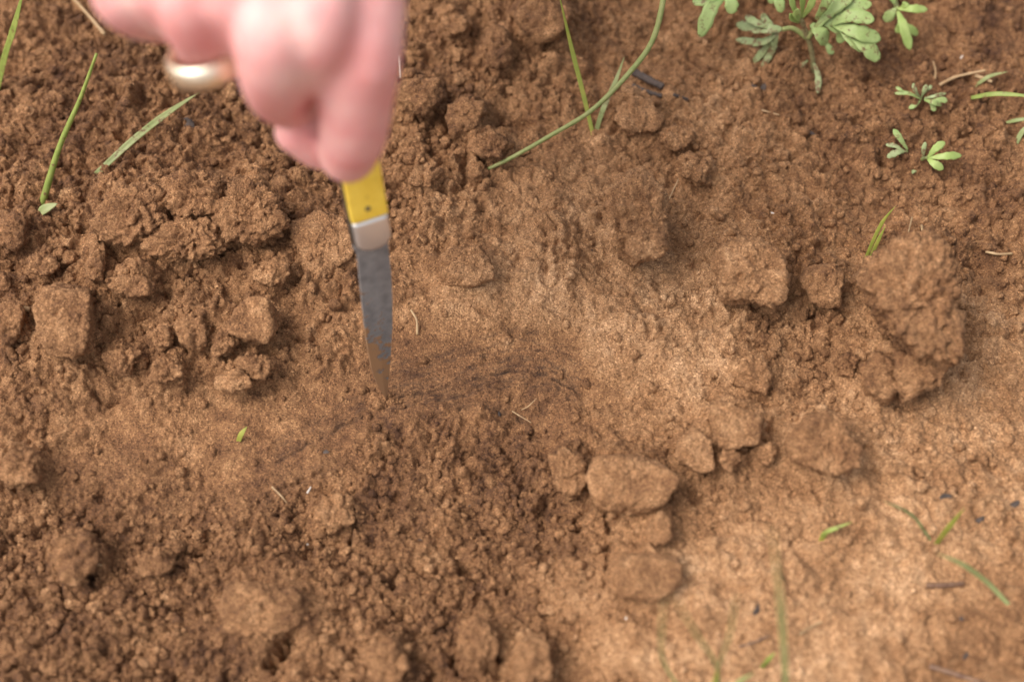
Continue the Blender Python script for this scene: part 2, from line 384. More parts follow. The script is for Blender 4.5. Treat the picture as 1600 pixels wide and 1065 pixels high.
# ---- crumbs and lumps that make up the surface, stamped as faceted domes
F = (slice(oy, oy + nfy), slice(ox, ox + nfx))
H = np.ascontiguousarray(Z[F]); RF = ROUGH[F]
DRYF = np.ascontiguousarray(DRY[F])
def stamp(cx, cy, r, lift, tint=0.0):
    i = int((cx - fx_[0]) / STEP); j = int((cy - fy_[0]) / STEP); k = int(r * 1.5 / STEP) + 2
    i0, i1, j0, j1 = max(i - k, 0), min(i + k + 1, nfx), max(j - k, 0), min(j + k + 1, nfy)
    if i1 - i0 < 3 or j1 - j0 < 3 or not (0 <= i < nfx and 0 <= j < nfy): return
    dx = (fx_[i0:i1] - cx)[None, :]; dy = (fy_[j0:j1] - cy)[:, None]
    zc = H[j, i]
    n = random.randint(5, 7); a0 = random.random() * 6.28
    top = r * lift
    e = np.full((j1 - j0, i1 - i0), 0.0)
    for q in range(n):
        a = a0 + q * 6.283 / n + random.uniform(-.4, .4)
        s = random.uniform(0.62, 1.05)
        e = np.maximum(e, (dx * math.cos(a) + dy * math.sin(a)) / (r * s))
    prof = top * (1 - np.clip(e, 0, 1.6) ** random.uniform(2.2, 4.0) * 1.25)
    tx, ty = random.uniform(-.35, .35), random.uniform(-.35, .35)
    zz = zc + prof + (dx * tx + dy * ty) - 0.15 * top
    sub = H[j0:j1, i0:i1]; m = zz > sub
    sub[m] = zz[m]
    if tint:
        DRYF[j0:j1, i0:i1][m] += tint
for (rmin, rmax, count) in ((0.004, 0.007, 160), (0.0025, 0.004, 900), (0.0015, 0.0025, 3500), (0.0009, 0.0015, 9000)):
    cxs = rng.uniform(X0, X1, count); cys = rng.uniform(Y0, Y1, count); rr = rng.uniform(rmin, rmax, count); pr = rng.random(count)
    ii = ((cxs - fx_[0]) / STEP).astype(int).clip(0, nfx - 1); jj = ((cys - fy_[0]) / STEP).astype(int).clip(0, nfy - 1)
    ro = RF[jj, ii]
    for k in range(count):
        lim = ro[k] ** 2 * (1.15 if rmax < 0.006 else 0.8)
        if pr[k] < lim:
            stamp(cxs[k], cys[k], rr[k], 0.35 + 0.55 * ro[k] * random.random(), random.uniform(-.07, .07))
# pits and gaps between crumbs
xf, yf = X[F], Y[F]
pit = np.clip(pn2(xf * 330 + 3, yf * 330) + 0.45 * pn2(xf * 760, yf * 760) - 0.28, 0, 1)
H -= pit * (0.0026 + .0030 * fine[F]) * np.clip(RF - 0.05, 0, 1) * edge[F]
# short irregular cracks
ck = np.abs(pn2(xf * 75 + 60, yf * 75 + 3) + .35 * pn2(xf * 210, yf * 210 + 31)); cm_ = np.clip(pn2(xf * 48 + 13, yf * 48 + 77) * 2.2 - .1, 0, 1)
H -= 0.0058 * np.exp(-(ck / .045) ** 2) * cm_ * np.clip(RF - .15, 0, 1) * edge[F]
pit2 = np.clip(pn2(xf * 120 + 30, yf * 120 + 8) - 0.30, 0, 1)
H -= pit2 * 0.015 * np.clip(RF - 0.12, 0, 1) * edge[F]
H += edge[F] * (0.00042 * pn2(xf * 520, yf * 520) + 0.00032 * pn2(xf * 980, yf * 980 + 4)) * (0.35 + 0.9 * RF)
# ---- cracks and dark layers (photo polylines)
pxf, pyf = PX[F], PY[F]
ORG = np.zeros_like(H)
def polyline(pts, wpx, depth, org=0.0, owid=None, wob=4.0, keep=.45):
    global H, ORG
    pts = np.array(pts, float)
    x0, y0 = pts.min(0) - 45; x1, y1 = pts.max(0) + 45
    sel = (pxf > x0) & (pxf < x1) & (pyf > y0) & (pyf < y1)
    qx = pxf[sel] + wob * pn2(xf[sel] * 260, yf[sel] * 260); qy = pyf[sel] + wob * pn2(xf[sel] * 260 + 40, yf[sel] * 260)
    dm = np.full(qx.shape, 1e9)
    for a, c in zip(pts[:-1], pts[1:]):
        ab = c - a; t = np.clip(((qx - a[0]) * ab[0] + (qy - a[1]) * ab[1]) / (ab @ ab), 0, 1)
        dm = np.minimum(dm, np.hypot(qx - a[0] - t * ab[0], qy - a[1] - t * ab[1]))
    br = np.clip(keep + (2 - 2 * keep) * pn2(xf[sel] * 170 + 70, yf[sel] * 170) + .6 * pn2(xf[sel] * 500 + 70, yf[sel] * 500), 0, 1.2)
    H[sel] -= depth * np.exp(-(dm / (wpx * .7)) ** 2) * br
    if org: ORG[sel] = np.maximum(ORG[sel], org * np.exp(-(dm / (owid or wpx * 2)) ** 2) * br)
for k_, (dy_, dep_, o_) in enumerate(((0, .0020, 1.0), (-9, .0006, .6), (-18, .0006, .75), (-29, .0005, .5), (-41, .0005, .6), (-54, .0004, .45), (9, .0008, .6), (18, .0010, .7))):
    polyline([(606, 624 + dy_), (640, 619 + dy_), (690, 608 + dy_), (745, 592 + dy_ * 1.1), (805, 580 + dy_ * 1.2), (860, 588 + dy_ * 1.2), (905, 612 + dy_)], 2.2, dep_, o_, 3.0, 4, .62)
for dy_, dep_, o_ in ((0, .0018, .85), (-9, .0005, .5), (-20, .0005, .5), (-33, .0004, .35)):
    polyline([(600, 636 + dy_), (555, 655 + dy_), (505, 684 + dy_), (465, 706 + dy_), (430, 722 + dy_)], 2.2, dep_, o_, 3.0, 4, .55)
polyline([(650,652),(700,640),(750,638),(800,650),(835,662)], 3, .0018, .55, 6, 7, .4)
polyline([(515,735),(450,760),(395,790)], 5, .0030, .3)
polyline([(552,800),(556,830),(545,850)], 4, .0060, .3)
polyline([(840,740),(815,775),(805,800)], 4, .0040, .2)
polyline([(340,405),(390,392),(440,380),(460,360)], 5, .0060)
polyline([(130,600),(165,635),(205,615)], 5, .0045)
polyline([(950,800),(952,870),(945,920)], 6, .0060)
polyline([(1055,870),(1050,905),(1020,935)], 6, .0060)
polyline([(700,1015),(720,1065)], 9, .008); polyline([(775,1010),(780,1065)], 9, .008)
polyline([(25,790),(30,740),(10,700)], 9, .006)
polyline([(450,1000),(428,1035)], 20, .016, 0, None, 6, .9)
polyline([(960,700),(1000,720),(1040,760)], 7, .004)
Z[F] = H; DRY[F] = DRYF
ORGA = np.zeros_like(Z); ORGA[F] = ORG

ny, nx = X.shape
idx = np.arange(nx * ny).reshape(ny, nx)
quads = np.stack([idx[:-1, :-1], idx[:-1, 1:], idx[1:, 1:], idx[1:, :-1]], -1).reshape(-1, 4)
me = bpy.data.meshes.new("ground")
SH = edge * np.clip(RQ + .05, 0, 1)      # small sideways shifts undercut the crumbs
XS = X + SH * (.0011 * pn2(X * 330 + Z * 200, Y * 330) + .0006 * pn2(X * 800, Y * 800 + Z * 400)); YS = Y + SH * (.0011 * pn2(X * 330 + 90, Y * 330 + Z * 200) + .0006 * pn2(X * 800 + 55, Y * 800))
me.vertices.add(nx * ny); me.vertices.foreach_set("co", np.stack([XS, YS, Z], -1).astype(np.float32).ravel())
me.loops.add(quads.size); me.loops.foreach_set("vertex_index", quads.astype(np.int32).ravel())
me.polygons.add(len(quads)); me.polygons.foreach_set("loop_start", np.arange(0, quads.size, 4, dtype=np.int32))
me.polygons.foreach_set("use_smooth", np.ones(len(quads), dtype=bool))
me.update(calc_edges=True)
set_attr(me, "dry", DRY.ravel()); set_attr(me, "organic", ORGA.ravel())
ground = link("ground", me, SOIL); ground["kind"] = "structure"

def hz(x, y):
    i = int(round((x - fx_[0]) / STEP)); j = int(round((y - fy_[0]) / STEP))
    if 0 <= i < nfx and 0 <= j < nfy: return float(H[j, i])
    return 0.0
def hzs(x, y, r=0.004):                 # height smoothed over a footprint
    i = int(round((x - fx_[0]) / STEP)); j = int(round((y - fy_[0]) / STEP)); k = int(r / STEP)
    i0, i1, j0, j1 = max(i - k, 0), i + k + 1, max(j - k, 0), j + k + 1
    s = H[j0:j1, i0:i1]
    return float(s.mean()) if s.size else 0.0
def OG(px, py, up=0.0, r=0.002):        # where the photo pixel meets the ground (raised by up)
    z = 0.0
    for _ in range(8):
        p = G(px, py, z + up); z = 0.5 * z + 0.5 * hzs(p[0], p[1], r)
    return G(px, py, z + up)
def ppm(p):                             # pixels per metre at a place
    return FPX / float((np.asarray(p) - CP) @ CF)

# ------------------------------------------------------------------ clods
ICO = {}
def ico(n):
    if n not in ICO:
        bm = bmesh.new(); bmesh.ops.create_icosphere(bm, subdivisions=n, radius=1)
        v = np.array([q.co[:] for q in bm.verts]); f = [tuple(x.index for x in q.verts) for q in bm.faces]; bm.free()
        ICO[n] = (v / np.linalg.norm(v, axis=1)[:, None], f)
    return ICO[n]
def rough_up(p, d, size, amp, seed):
    o = np.array([seed * 3.1, seed * 1.7, seed * 0.9])
    q = p * 1.0
    disp = size * (0.10 if amp < .75 else 0.17) * pn3(q / (size * 0.9) + o) + amp * (0.0034 * np.abs(pn3(q * 120 + o)) + 0.0026 * np.abs(pn3(q * 250 + o)) + 0.0017 * np.abs(pn3(q * 480 + o * 2)) + 0.0009 * np.abs(pn3(q * 950 + o)) - 0.0018)
    pit = np.clip(pn3(q * 300 + o * 3) - 0.28, 0, 1) * 0.0045 * amp
    return p + d * (disp - pit)[:, None]
def finish_clod(name, p, f, dry, seed, organic=0.0):
    c = p.mean(0)
    base = np.array([c[0], c[1], p[:, 2].min()])
    me = mesh_np(name, p - base, f)
    set_attr(me, "dry", np.clip(dry + 0.08 * pn3(p * 120 + seed), 0, 1))
    set_attr(me, "organic", np.full(len(p), organic) * np.clip(pn3(p * 160 + seed * 2) * 3, 0, 1))
    o = link(name, me, SOIL); o.location = base
    return o
def clod_outline(pts, depth_mm, dry, label, level=5, amp=1.0, lift=0.35, group=None, organic=0.0, name="soil_clod", front=(0.0, 0.25), pw=9):
    if amp < .75 and pw == 9: pw = 18   # clean broken faces
    """angular clod whose silhouette is the photo outline pts; solid, depth_mm thick"""
    pts = np.array(pts, float); c = pts.mean(0); sd_ = random.randint(0, 999)
    hgt = np.ptp(pts[:, 1])
    g = OG(c[0], pts[:, 1].max() - 0.3 * hgt, 0, 0.004)
    s = ppm(g)
    hh = hgt / s / 2
    zc = hzs(*OG(c[0], c[1], 0, .006)[:2], 0.006) + (lift - .26) * min(depth_mm * 0.001, hh * 2)
    cen = G(c[0], c[1], zc); s = ppm(cen)
    q = (pts - c) / s; q[:, 1] *= -1
    if np.sum(q[:, 0] * np.roll(q[:, 1], -1) - q[:, 1] * np.roll(q[:, 0], -1)) < 0: q = q[::-1]
    size = np.abs(q).max()
    N, Hs = [], []
    for a, b_ in zip(q, np.roll(q, -1, axis=0)):
        t = b_ - a; n = np.array([t[1], -t[0]]); n /= np.linalg.norm(n) + 1e-9
        h = n @ a
        N.append((n[0], n[1], random.uniform(-.25, .1))); Hs.append(max(h, size * 0.2))
    t = depth_mm * 0.0005
    N.append((front[0], front[1], 1)); Hs.append(t)
    for k in range(3):
        a = random.random() * 6.28; N.append((math.cos(a) * .8, math.sin(a) * .8, 0.9)); Hs.append(t * 1.05 + size * random.uniform(.25, .42))
    N.append((0, 0, -1)); Hs.append(t)
    N = np.array(N); Nn = np.linalg.norm(N, axis=1); Hs = np.array(Hs)
    N3 = N / Nn[:, None]
    d, f = ico(level)
    k = np.clip(d @ N3.T, 0, None) / (Hs / np.where(Nn > 0, 1, 1))[None, :]
    r = 1.0 / (k ** pw).sum(1) ** (1 / pw)
    loc = d * r[:, None]
    basis = np.stack([CR, CU, -CF])     # silhouette plane -> place
    p = loc @ basis; dd = d @ basis
    p = rough_up(p, dd, size, amp, sd_) + cen
    o = finish_clod(name, p, f, dry, sd_, organic)
    return tag(o, label, "soil clod", group)

for a_, k_ in CLODS: clod_outline(*a_, **k_)

# small clods one can still pick out, shared shapes
proto = []
for k in range(9):
    d, f = ico(4)
    n = rng.normal(size=(10, 3)); n /= np.linalg.norm(n, axis=1)[:, None]
    r = 1 / ((np.clip(d @ n.T, 0, None) / rng.uniform(.72, 1.0, 10)) ** 9).sum(1) ** (1 / 9)
    r = np.clip(r, .5, 1.35)
    p = d * r[:, None]
    p = p * (1 + 0.22 * pn3(p * 2.2 + k * 9) + 0.30 * np.abs(pn3(p * 3.5 + k * 5)) + 0.18 * np.abs(pn3(p * 8 + k)) - .14)[:, None]
    mm = mesh_np("soil_crumb", p, f); mm.materials.append(SOIL)
    set_attr(mm, "dry", np.full(len(p), rng.uniform(.38, .58))); set_attr(mm, "organic", np.zeros(len(p)))
    proto.append(mm)
REG = [  # x0,y0,x1,y1,n,min px,max px,label,group
 (0, 290, 540, 640, 70, 14, 34, "small rounded soil lump lodged in the heap left of the knife", "small lumps in the heap"),
 (60, 750, 900, 1060, 95, 9, 24, "small soil lump loose in the crumbly hollow below the knife tip", "small lumps in the hollow"),
 (1060, 480, 1340, 780, 45, 12, 30, "small soil lump among the clods between hollow and pale crust", "small lumps among the crust clods"),
 (630, 10, 860, 330, 45, 12, 30, "small soil lump on the rough ground between hand and curved stem", "small lumps behind the hand"),
 (0, 90, 430, 280, 30, 12, 26, "small dark soil lump on the moist ground under the knuckles", "small lumps under the knuckles")]
for (x0, y0, x1, y1, n, a, b, lab, grp) in REG:
    made = 0; tries = 0
    while made < n and tries < 4000:
        tries += 1
        px, py = random.uniform(x0, x1), random.uniform(y0, y1)
        if cmap(np.array([px]), np.array([py]))[0, 1] < 0.5: continue
        if y0 == 290 and py > 640 - (px - 200) * 0.12: continue
        if 470 < px < 640 and 250 < py < 640: continue
        p = OG(px, py, 0, .003); s = (a + (b - a) * random.random() ** 1.8) / ppm(p) / 2
        o = bpy.data.objects.new("soil_crumb", random.choice(proto)); COL.objects.link(o)
        o.location = (p[0], p[1], p[2] - s * 0.15)
        o.scale = (s * random.uniform(.85, 1.2), s * random.uniform(.85, 1.2), s * random.uniform(.7, 1))
        o.rotation_euler = [random.uniform(0, 6.28) for _ in range(3)]
        tag(o, lab, "soil lump", grp); made += 1
# loose grit too small to pick apart
V, FC, DR = [], [], []
d2, f2 = ico(2); f2 = np.array(f2); nb = 0
while nb < 6000:
    px, py = random.uniform(-40, 1640), random.uniform(-40, 1100)
    tip_ = nb < 90                       # grains pushed up where the blade enters
    if tip_: px, py = random.gauss(603, 14), random.gauss(626, 7)
    c = cmap(np.array([px]), np.array([py]))[0]
    if not tip_ and random.random() > c[1] ** 1.6: continue
    p = G(px, py, c[0] * .001); z = hz(p[0], p[1])
    s = 0.0005 + 0.0019 * random.random() ** 4
    w = d2 * (1 + 0.20 * rng.normal(size=(len(d2), 1)).clip(-1.2, 1.2)) * rng.uniform(.8, 1.2, 3) * s
    V.append(w + np.array([p[0], p[1], z + s * .1])); FC.append(f2 + nb * len(d2)); DR.append(np.full(len(d2), c[2] + random.uniform(-.12, .14))); nb += 1
gm = mesh_np("soil_grit", np.concatenate(V), np.concatenate(FC))
set_attr(gm, "dry", np.concatenate(DR)); set_attr(gm, "organic", np.zeros(nb * len(d2)))
grit = link("soil_grit", gm, SOIL); grit["kind"] = "stuff"
grit["label"] = "loose brown soil grit strewn over the crumbly ground"; grit["category"] = "grit"

# ------------------------------------------------------------------ strips: grass blades, leaf lobes, stems
def spline(P, n):
    P = np.asarray(P, float); m = len(P)
    if m == 2: return P[0] + (P[1] - P[0]) * np.linspace(0, 1, n)[:, None]
    Q = np.vstack([2 * P[0] - P[1], P, 2 * P[-1] - P[-2]])
    t = np.linspace(0, m - 1 - 1e-6, n); i = t.astype(int); u = (t - i)[:, None]
    a, b, c, d = Q[i], Q[i + 1], Q[i + 2], Q[i + 3]
    return 0.5 * (2 * b + (c - a) * u + (2 * a - 5 * b + 4 * c - d) * u ** 2 + (3 * b - a - 3 * c + d) * u ** 3)
def frame(C, up):
    T = np.gradient(C, axis=0); T /= np.linalg.norm(T, axis=1)[:, None] + 1e-12
    S = np.cross(T, up); S /= np.linalg.norm(S, axis=1)[:, None] + 1e-12
    return T, S, np.cross(S, T)
def strip(P, width, prof, n=22, fold=0.25, thick=0.00025, up=None, teeth=0.0, wave=0.0, twist=0.0):
    """closed thin blade: width profile prof(t), folded along its middle"""
    C = spline(P, n); up = np.array([0, -0.45, 0.9]) if up is None else np.asarray(up, float)
    T, S, N = frame(C, up)
    t = np.linspace(0, 1, n)
    w = np.array([prof(q) for q in t]) * width / 2
    if teeth: w = w * (1 + teeth * np.sin(t * 26 + random.random() * 6))
    tw = twist * t + random.uniform(-.05, .05)
    S2 = S * np.cos(tw)[:, None] + N * np.sin(tw)[:, None]; N2 = N * np.cos(tw)[:, None] - S * np.sin(tw)[:, None]
    prf = [(-1, 1.0), (-.55, .42), (0, 0.0), (.55, .42), (1, 1.0)]
    rows = []
    wv = wave * np.sin(t * 11 + random.random() * 6) * width
    for sgn in (1, -1):
        for (a, h) in (prf if sgn == 1 else prf[::-1]):
            th = thick * (0.15 if abs(a) == 1 else 1) * sgn
            rows.append(C + S2 * (a * w)[:, None] + N2 * (h * fold * w + th + wv * a)[:, None])
    m = len(rows); V = np.stack(rows, 1).reshape(-1, 3); F_ = []
    for i in range(n - 1):
        for k in range(m):
            k2 = (k + 1) % m
            F_.append((i * m + k, i * m + k2, (i + 1) * m + k2, (i + 1) * m + k))
    F_.append(tuple(range(m - 1, -1, -1))); F_.append(tuple((n - 1) * m + k for k in range(m)))
    return V, F_
def tube(P, r0, r1, n=26, seg=8, bump=0.0, flat=1.0):
    C = spline(P, n); T, S, N = frame(C, np.array([0.1, -0.5, 0.85]))
    r = np.linspace(r0, r1, n) * (1 + bump * np.array([random.uniform(-1, 1) for i in range(n)]))
    V = np.concatenate([C[i] + np.stack([S[i] * math.cos(a) * r[i] + N[i] * math.sin(a) * r[i] * flat for a in np.arange(seg) * 2 * math.pi / seg]) for i in range(n)])
    F_ = [(i * seg + k, i * seg + (k + 1) % seg, (i + 1) * seg + (k + 1) % seg, (i + 1) * seg + k) for i in range(n - 1) for k in range(seg)]
    F_.append(tuple(range(seg - 1, -1, -1))); F_.append(tuple((n - 1) * seg + k for k in range(seg)))
    return V, F_
def merge(parts_):
    V, F_, o = [], [], 0
    for v, f in parts_:
        V.append(v); F_ += [tuple(i + o for i in q) for q in f]; o += len(v)
    return np.concatenate(V), F_
def px_path(pts, sink=0.0):
    """(px, py, up): up metres above the ground found under the pixel where the path is rooted"""
    base = OG(pts[0][0], pts[0][1]); out = []
    for k, q in enumerate(pts):
        up = q[2] if len(q) > 2 else 0.0
        if len(q) > 3 and q[3] == 'g': out.append(OG(q[0], q[1], up))
        else: out.append(G(q[0], q[1], base[2] + up))
    out[0] = out[0] - np.array([0, 0, sink])
    return np.array(out)
grass_prof = lambda t: (0.75 + 0.5 * t if t < .3 else 0.9) * min(1, (1 - t) * 2.6 + 0.02) ** 0.8
lobe_prof = lambda t: (0.30 + 0.85 * math.sin(min(t * 1.25, 1) * math.pi / 2 * 1.0)) * min(1.0, max(0.0, 1 - ((t - .62) / .385) ** 2 if t > .62 else 1)) ** 0.5 + 0.02
blade_prof = lambda t: max(0.05, math.sin(math.pi * (0.12 + 0.88 * t) ** 0.85) ** 0.7)
def grass(pts, wpx, mat, label, name="grass_shoot", cat="grass blade", group=None, fold=.3, twist=0.0, prof=grass_prof, sink=.003, wave=0.0):
    P = px_path(pts, sink); w = wpx / ppm(P[len(P) // 2])
    v, f = strip(P, w, prof, 30, fold, 0.0002, twist=twist, wave=wave)
    base = P[0]; o = link(name, mesh_np(name, v - base, f), mat); o.location = base
    return tag(o, label, cat, group)
def rod(pts, rpx0, rpx1, mat, label, name, cat, group=None, bump=.1, seg=8, flat=1.0, sink=0.0, n=26):
    P = px_path(pts, sink); s = ppm(P[0])
    v, f = tube(P, rpx0 / s, rpx1 / s, n, seg, bump, flat)
    base = P[0]; o = link(name, mesh_np(name, v - base, f), mat); o.location = base
    return tag(o, label, cat, group)

# grass at the left
rod([(60,318,0),(92,232,.020),(125,155,.040),(151,84,.058)], 6.0, 2.2, M_GRASS, "stiff green grass stalk rising from the dark soil lump", "grass_stalk", "grass stalk", sink=.004, bump=.05)
grass([(-8,140,0),(8,90,.02),(22,45,.04),(38,-20,.06)], 14, M_GRASS, "olive green grass blade beyond the stiff green stalk")
grass([(148,266,0.006),(205,222,.010),(258,180,.013),(312,144,.015)], 11.5, M_DUSTY, "dusty folded grass blade lying on soil and passing under the gold ring", fold=.45)
grass([(62,332,.002),(72,326,.004),(90,318,.006)], 15, M_DUSTY, "short pale leaf scrap at the foot of the stiff green stalk", "leaf_scrap", "leaf scrap", prof=blade_prof, sink=0)
rod([(164,54,.002),(140,26,.004,'g'),(106,-12,.006,'g')], 3.2, 2.2, M_STRAW, "reddish dry twig beside the little finger", "dry_twig", "twig")
rod([(46,483,.003),(20,480,.006),(-15,474,.010)], 4.0, 2.5, M_STRAW, "dry straw poking in beside the square soil clod", "straw", "straw")
# top middle
grass([(929,212,0),(912,150,.012),(893,75,.030),(872,-15,.055)], 8, M_GRASS_YEL, "thin straight yellow green grass blade crossing the curved stem")
grass([(930,206,0),(942,172,.008),(960,132,.014),(976,88,.022)], 9, M_DUSTY, "short dull green grass blade rooted with the thin yellow green one")
rod([(762,262,.001),(800,246,.005),(860,212,.016),(925,172,.028),(985,112,.040),(1020,62,.050),(1037,-5,.062),(1040,-60,.070)], 2.8, 4.9, M_STEM, "long curved hairy green stem arching over the crust", "curved_stem", "plant stem", bump=.06, n=60, sink=.001)
for k, (pts, r, lab) in enumerate([
    ([(990,112,.002),(1012,124,.003,'g'),(1036,136,.002,'g')], 6.5, "black charred stick under the curved stem"),
    ([(988,134,.001),(1008,143,.001,'g'),(1034,150,.001,'g')], 4.5, "thin dark charred sliver beside the charred stick"),
    ([(1052,148,.001),(1075,156,.001,'g')], 3.0, "short charred sliver on the crust beyond the charred stick"),
    ([(1448,914,.001),(1475,914,.001,'g'),(1506,911,.001,'g')], 5.0, "dark brown twig lying flat on the pale crust"),
    ([(1452,1040,.001),(1500,1055,.001,'g'),(1560,1075,.001,'g')], 5.0, "long dark twig half buried in the front crust")]):
    rod(pts, r, r * .8, M_CHAR if k < 3 else M_TWIG, lab, "charred_stick" if k < 3 else "dark_twig", "stick" if k < 3 else "twig", bump=.22, seg=7, flat=.7)
# right
grass([(1520,146,.002),(1560,147,.006),(1625,152,.010)], 8, M_GRASS, "green grass blade lying along the ground beside the straw")
rod([(1468,133,.002),(1495,120,.002,'g'),(1540,110,.003,'g')], 2.8, 2.0, M_STRAW, "thin pale straw lying behind the feathery seedling", "straw", "straw")
rod([(1524,118,.002),(1550,128,.002,'g')], 3.2, 2.6, M_STRAW, "short stub of pale straw beside the thin straw", "straw", "straw")
grass([(1526,128,.002),(1545,120,.003,'g'),(1575,112,.003,'g')], 6, M_DUSTY, "dusty grass scrap across the short straw stub", "grass_scrap", "grass scrap", prof=blade_prof)
grass([(1575,185,.002),(1595,187,.003),(1630,186,.004)], 6, M_DUSTY, "dull leaf scrap under the lying green grass blade", "leaf_scrap", "leaf scrap", prof=blade_prof)
grass([(1588,222,.002),(1598,205,.004),(1615,195,.006)], 8, M_DUSTY, "curled brownish leaf scrap under the dull one", "leaf_scrap", "leaf scrap", prof=blade_prof)
rod([(1356,395,0),(1354,404,.001)], 1.0, 1.0, M_ROOT, "pale root thread at the base of the grass sprout", "root_fibre", "root fibre")
t_ = empty("grass_sprout", OG(1352, 408))
tag(t_, "two bladed green grass sprout behind the ragged soil slab", "grass sprout")
for pts in ([(1350,408,0),(1366,372,.010),(1380,345,.018),(1399,322,.026)], [(1358,406,0),(1370,380,.008),(1384,352,.016)]):
    P = px_path(pts, .003); v, f = strip(P, 6.5 / ppm(P[1]), grass_prof, 22, .3); part("blade", v, f, M_GRASS_YEL, t_)
rod([(1540,393,.001),(1560,397,.002,'g'),(1582,396,.001,'g')], 2.4, 1.8, M_STRAW, "bent dry straw on the ground right of the ragged slab", "straw", "straw")
# hollow and front crust
grass([(370,690,0),(376,680,.003),(386,666,.006)], 9, M_GRASS_YEL, "tiny green sprout on the smoothed slope", "sprout", "sprout")
t_ = empty("sprout", OG(1287, 842)); tag(t_, "small sprout with one bent green blade on the pale crust", "sprout")
P = px_path([(1286,842,0),(1290,832,.004),(1308,824,.007),(1332,815,.009)], .003); v, f = strip(P, 8 / ppm(P[1]), grass_prof, 20, .3); part("blade", v, f, M_GRASS, t_)
P = px_path([(1284,844,0),(1286,830,.004)], .002); v, f = strip(P, 9 / ppm(P[1]), blade_prof, 10, .3); part("sheath", v, f, M_GRASS_YEL, t_)
grass([(1232,1150,0),(1226,1040,.055),(1218,930,.105),(1206,826,.165)], 11, M_GRASS_PALE, "tall upright grass blade standing on the front crust")
grass([(1462,848,0),(1478,828,.012),(1506,794,.028)], 10, M_GRASS_YEL, "yellow green grass blade leaning out of the front crust")
grass([(1462,846,0),(1425,805,.016),(1380,782,.030)], 6, M_DUSTY, "thin faint grass blade sharing a root with the yellow green one")
grass([(1582,942,.002),(1545,912,.012),(1505,882,.030),(1464,864,.042)], 9, M_GRASS_PALE, "bent blue green grass blade over the dark flat twig")
t_ = empty("grass_tuft", OG(1112, 1120)); tag(t_, "open grass tuft with thin spreading blades at the front crust", "grass tuft")
for pts, w, m in (([(1112,1120,0),(1122,1050,.03),(1085,985,.10),(1052,930,.14)], 10, M_GRASS_PALE), ([(1112,1120,0),(1120,1050,.03),(1140,990,.09),(1150,930,.12)], 9, M_GRASS_PALE),
                  ([(1100,1120,0),(1040,1040,.04),(1034,985,.10),(1038,935,.13)], 10, M_GRASS_PALE), ([(1112,1125,0),(1150,1070,.02),(1178,1050,.035)], 16, M_GRASS_PALE),
                  ([(1112,1125,0),(1114,1080,.02),(1122,1042,.035)], 16, M_GRASS_YEL)):
    P = px_path(pts, .003); v, f = strip(P, .62 * w / ppm(P[2]), grass_prof, 22, .3); part("blade", v, f, m, t_)
grass([(1190,1040,.001),(1200,1030,.006),(1212,1018,.010)], 8, M_GRASS, "stubby green leaf beside the tall upright grass blade", "leaf_scrap", "leaf scrap", prof=blade_prof)
rod([(1250,990,.001),(1265,980,.001,'g'),(1285,970,.002,'g')], 2.2, 1.6, M_STRAW, "short pale straw by the tall upright grass blade", "straw", "straw")
rod([(1155,1010,.001),(1180,1002,.001,'g'),(1202,992,.001,'g')], 2.2, 1.8, M_TWIG, "thin dark stick between the tuft and the tall blade", "dark_twig", "twig", bump=.4)
# fibres
for pts, r, lab in [
    ([(652,522,.001),(651,500,.003,'g'),(642,484,.002,'g')], 2.3, "pale hooked root fibre in the soil right of the blade"),
    ([(622,88,.004),(624,108,.004,'g'),(625,122,.002,'g')], 2.0, "white fibre on soil right behind the fingers"),
    ([(1025,352,.002),(1042,318,.008,'g'),(1060,280,.010,'g')], 1.2, "thin greenish fibre beside the tall narrow clod"),
    ([(1460,126,0),(1462,112,.004),(1458,96,.008)], 2.2, "upright dry stem stub behind the feathery seedling"),
    ([(815,640,.001),(826,634,.004,'g'),(838,622,.003,'g')], 1.0, "pale frayed rootlet at the top of the hollow"),
    ([(800,642,.001),(830,660,.003,'g')], .9, "straight pale rootlet crossing the frayed one"),
    ([(425,760,.001),(440,775,.002,'g'),(448,785,.001,'g')], 1.5, "pale splinter at the upper edge of the hollow"),
    ([(130,868,.001),(150,880,.002,'g'),(165,884,.001,'g')], 1.8, "dry fibre on the left floor of the hollow"),
    ([(480,770,.002),(486,760,.003,'g')], 1.7, "tiny white splinter near the flat cracked clod"),
    ([(225,900,.001),(248,892,.002,'g'),(268,884,.002,'g')], 1.5, "fine straight rootlet behind the knobbly hollow clod"),
    ([(1190,172,.001),(1218,180,.001,'g')], 1.3, "hair thin straw on the crust under the leafy plant"),
    ([(1425,340,.004),(1418,368,.010,'g')], 1.6, "dry rootlet sticking up from the ragged slab"),
    ([(1440,352,.004),(1445,388,.012,'g')], 2.2, "thicker root stub sticking up from the ragged slab"),
    ([(1490,485,.001),(1502,488,.003,'g')], 1.3, "short rootlet at the side of the ragged slab")]:
    rod(pts, r, r * .6, M_ROOT if "white" not in lab else M_WHITE, lab, "root_fibre", "root fibre", bump=.15, seg=6, n=14)

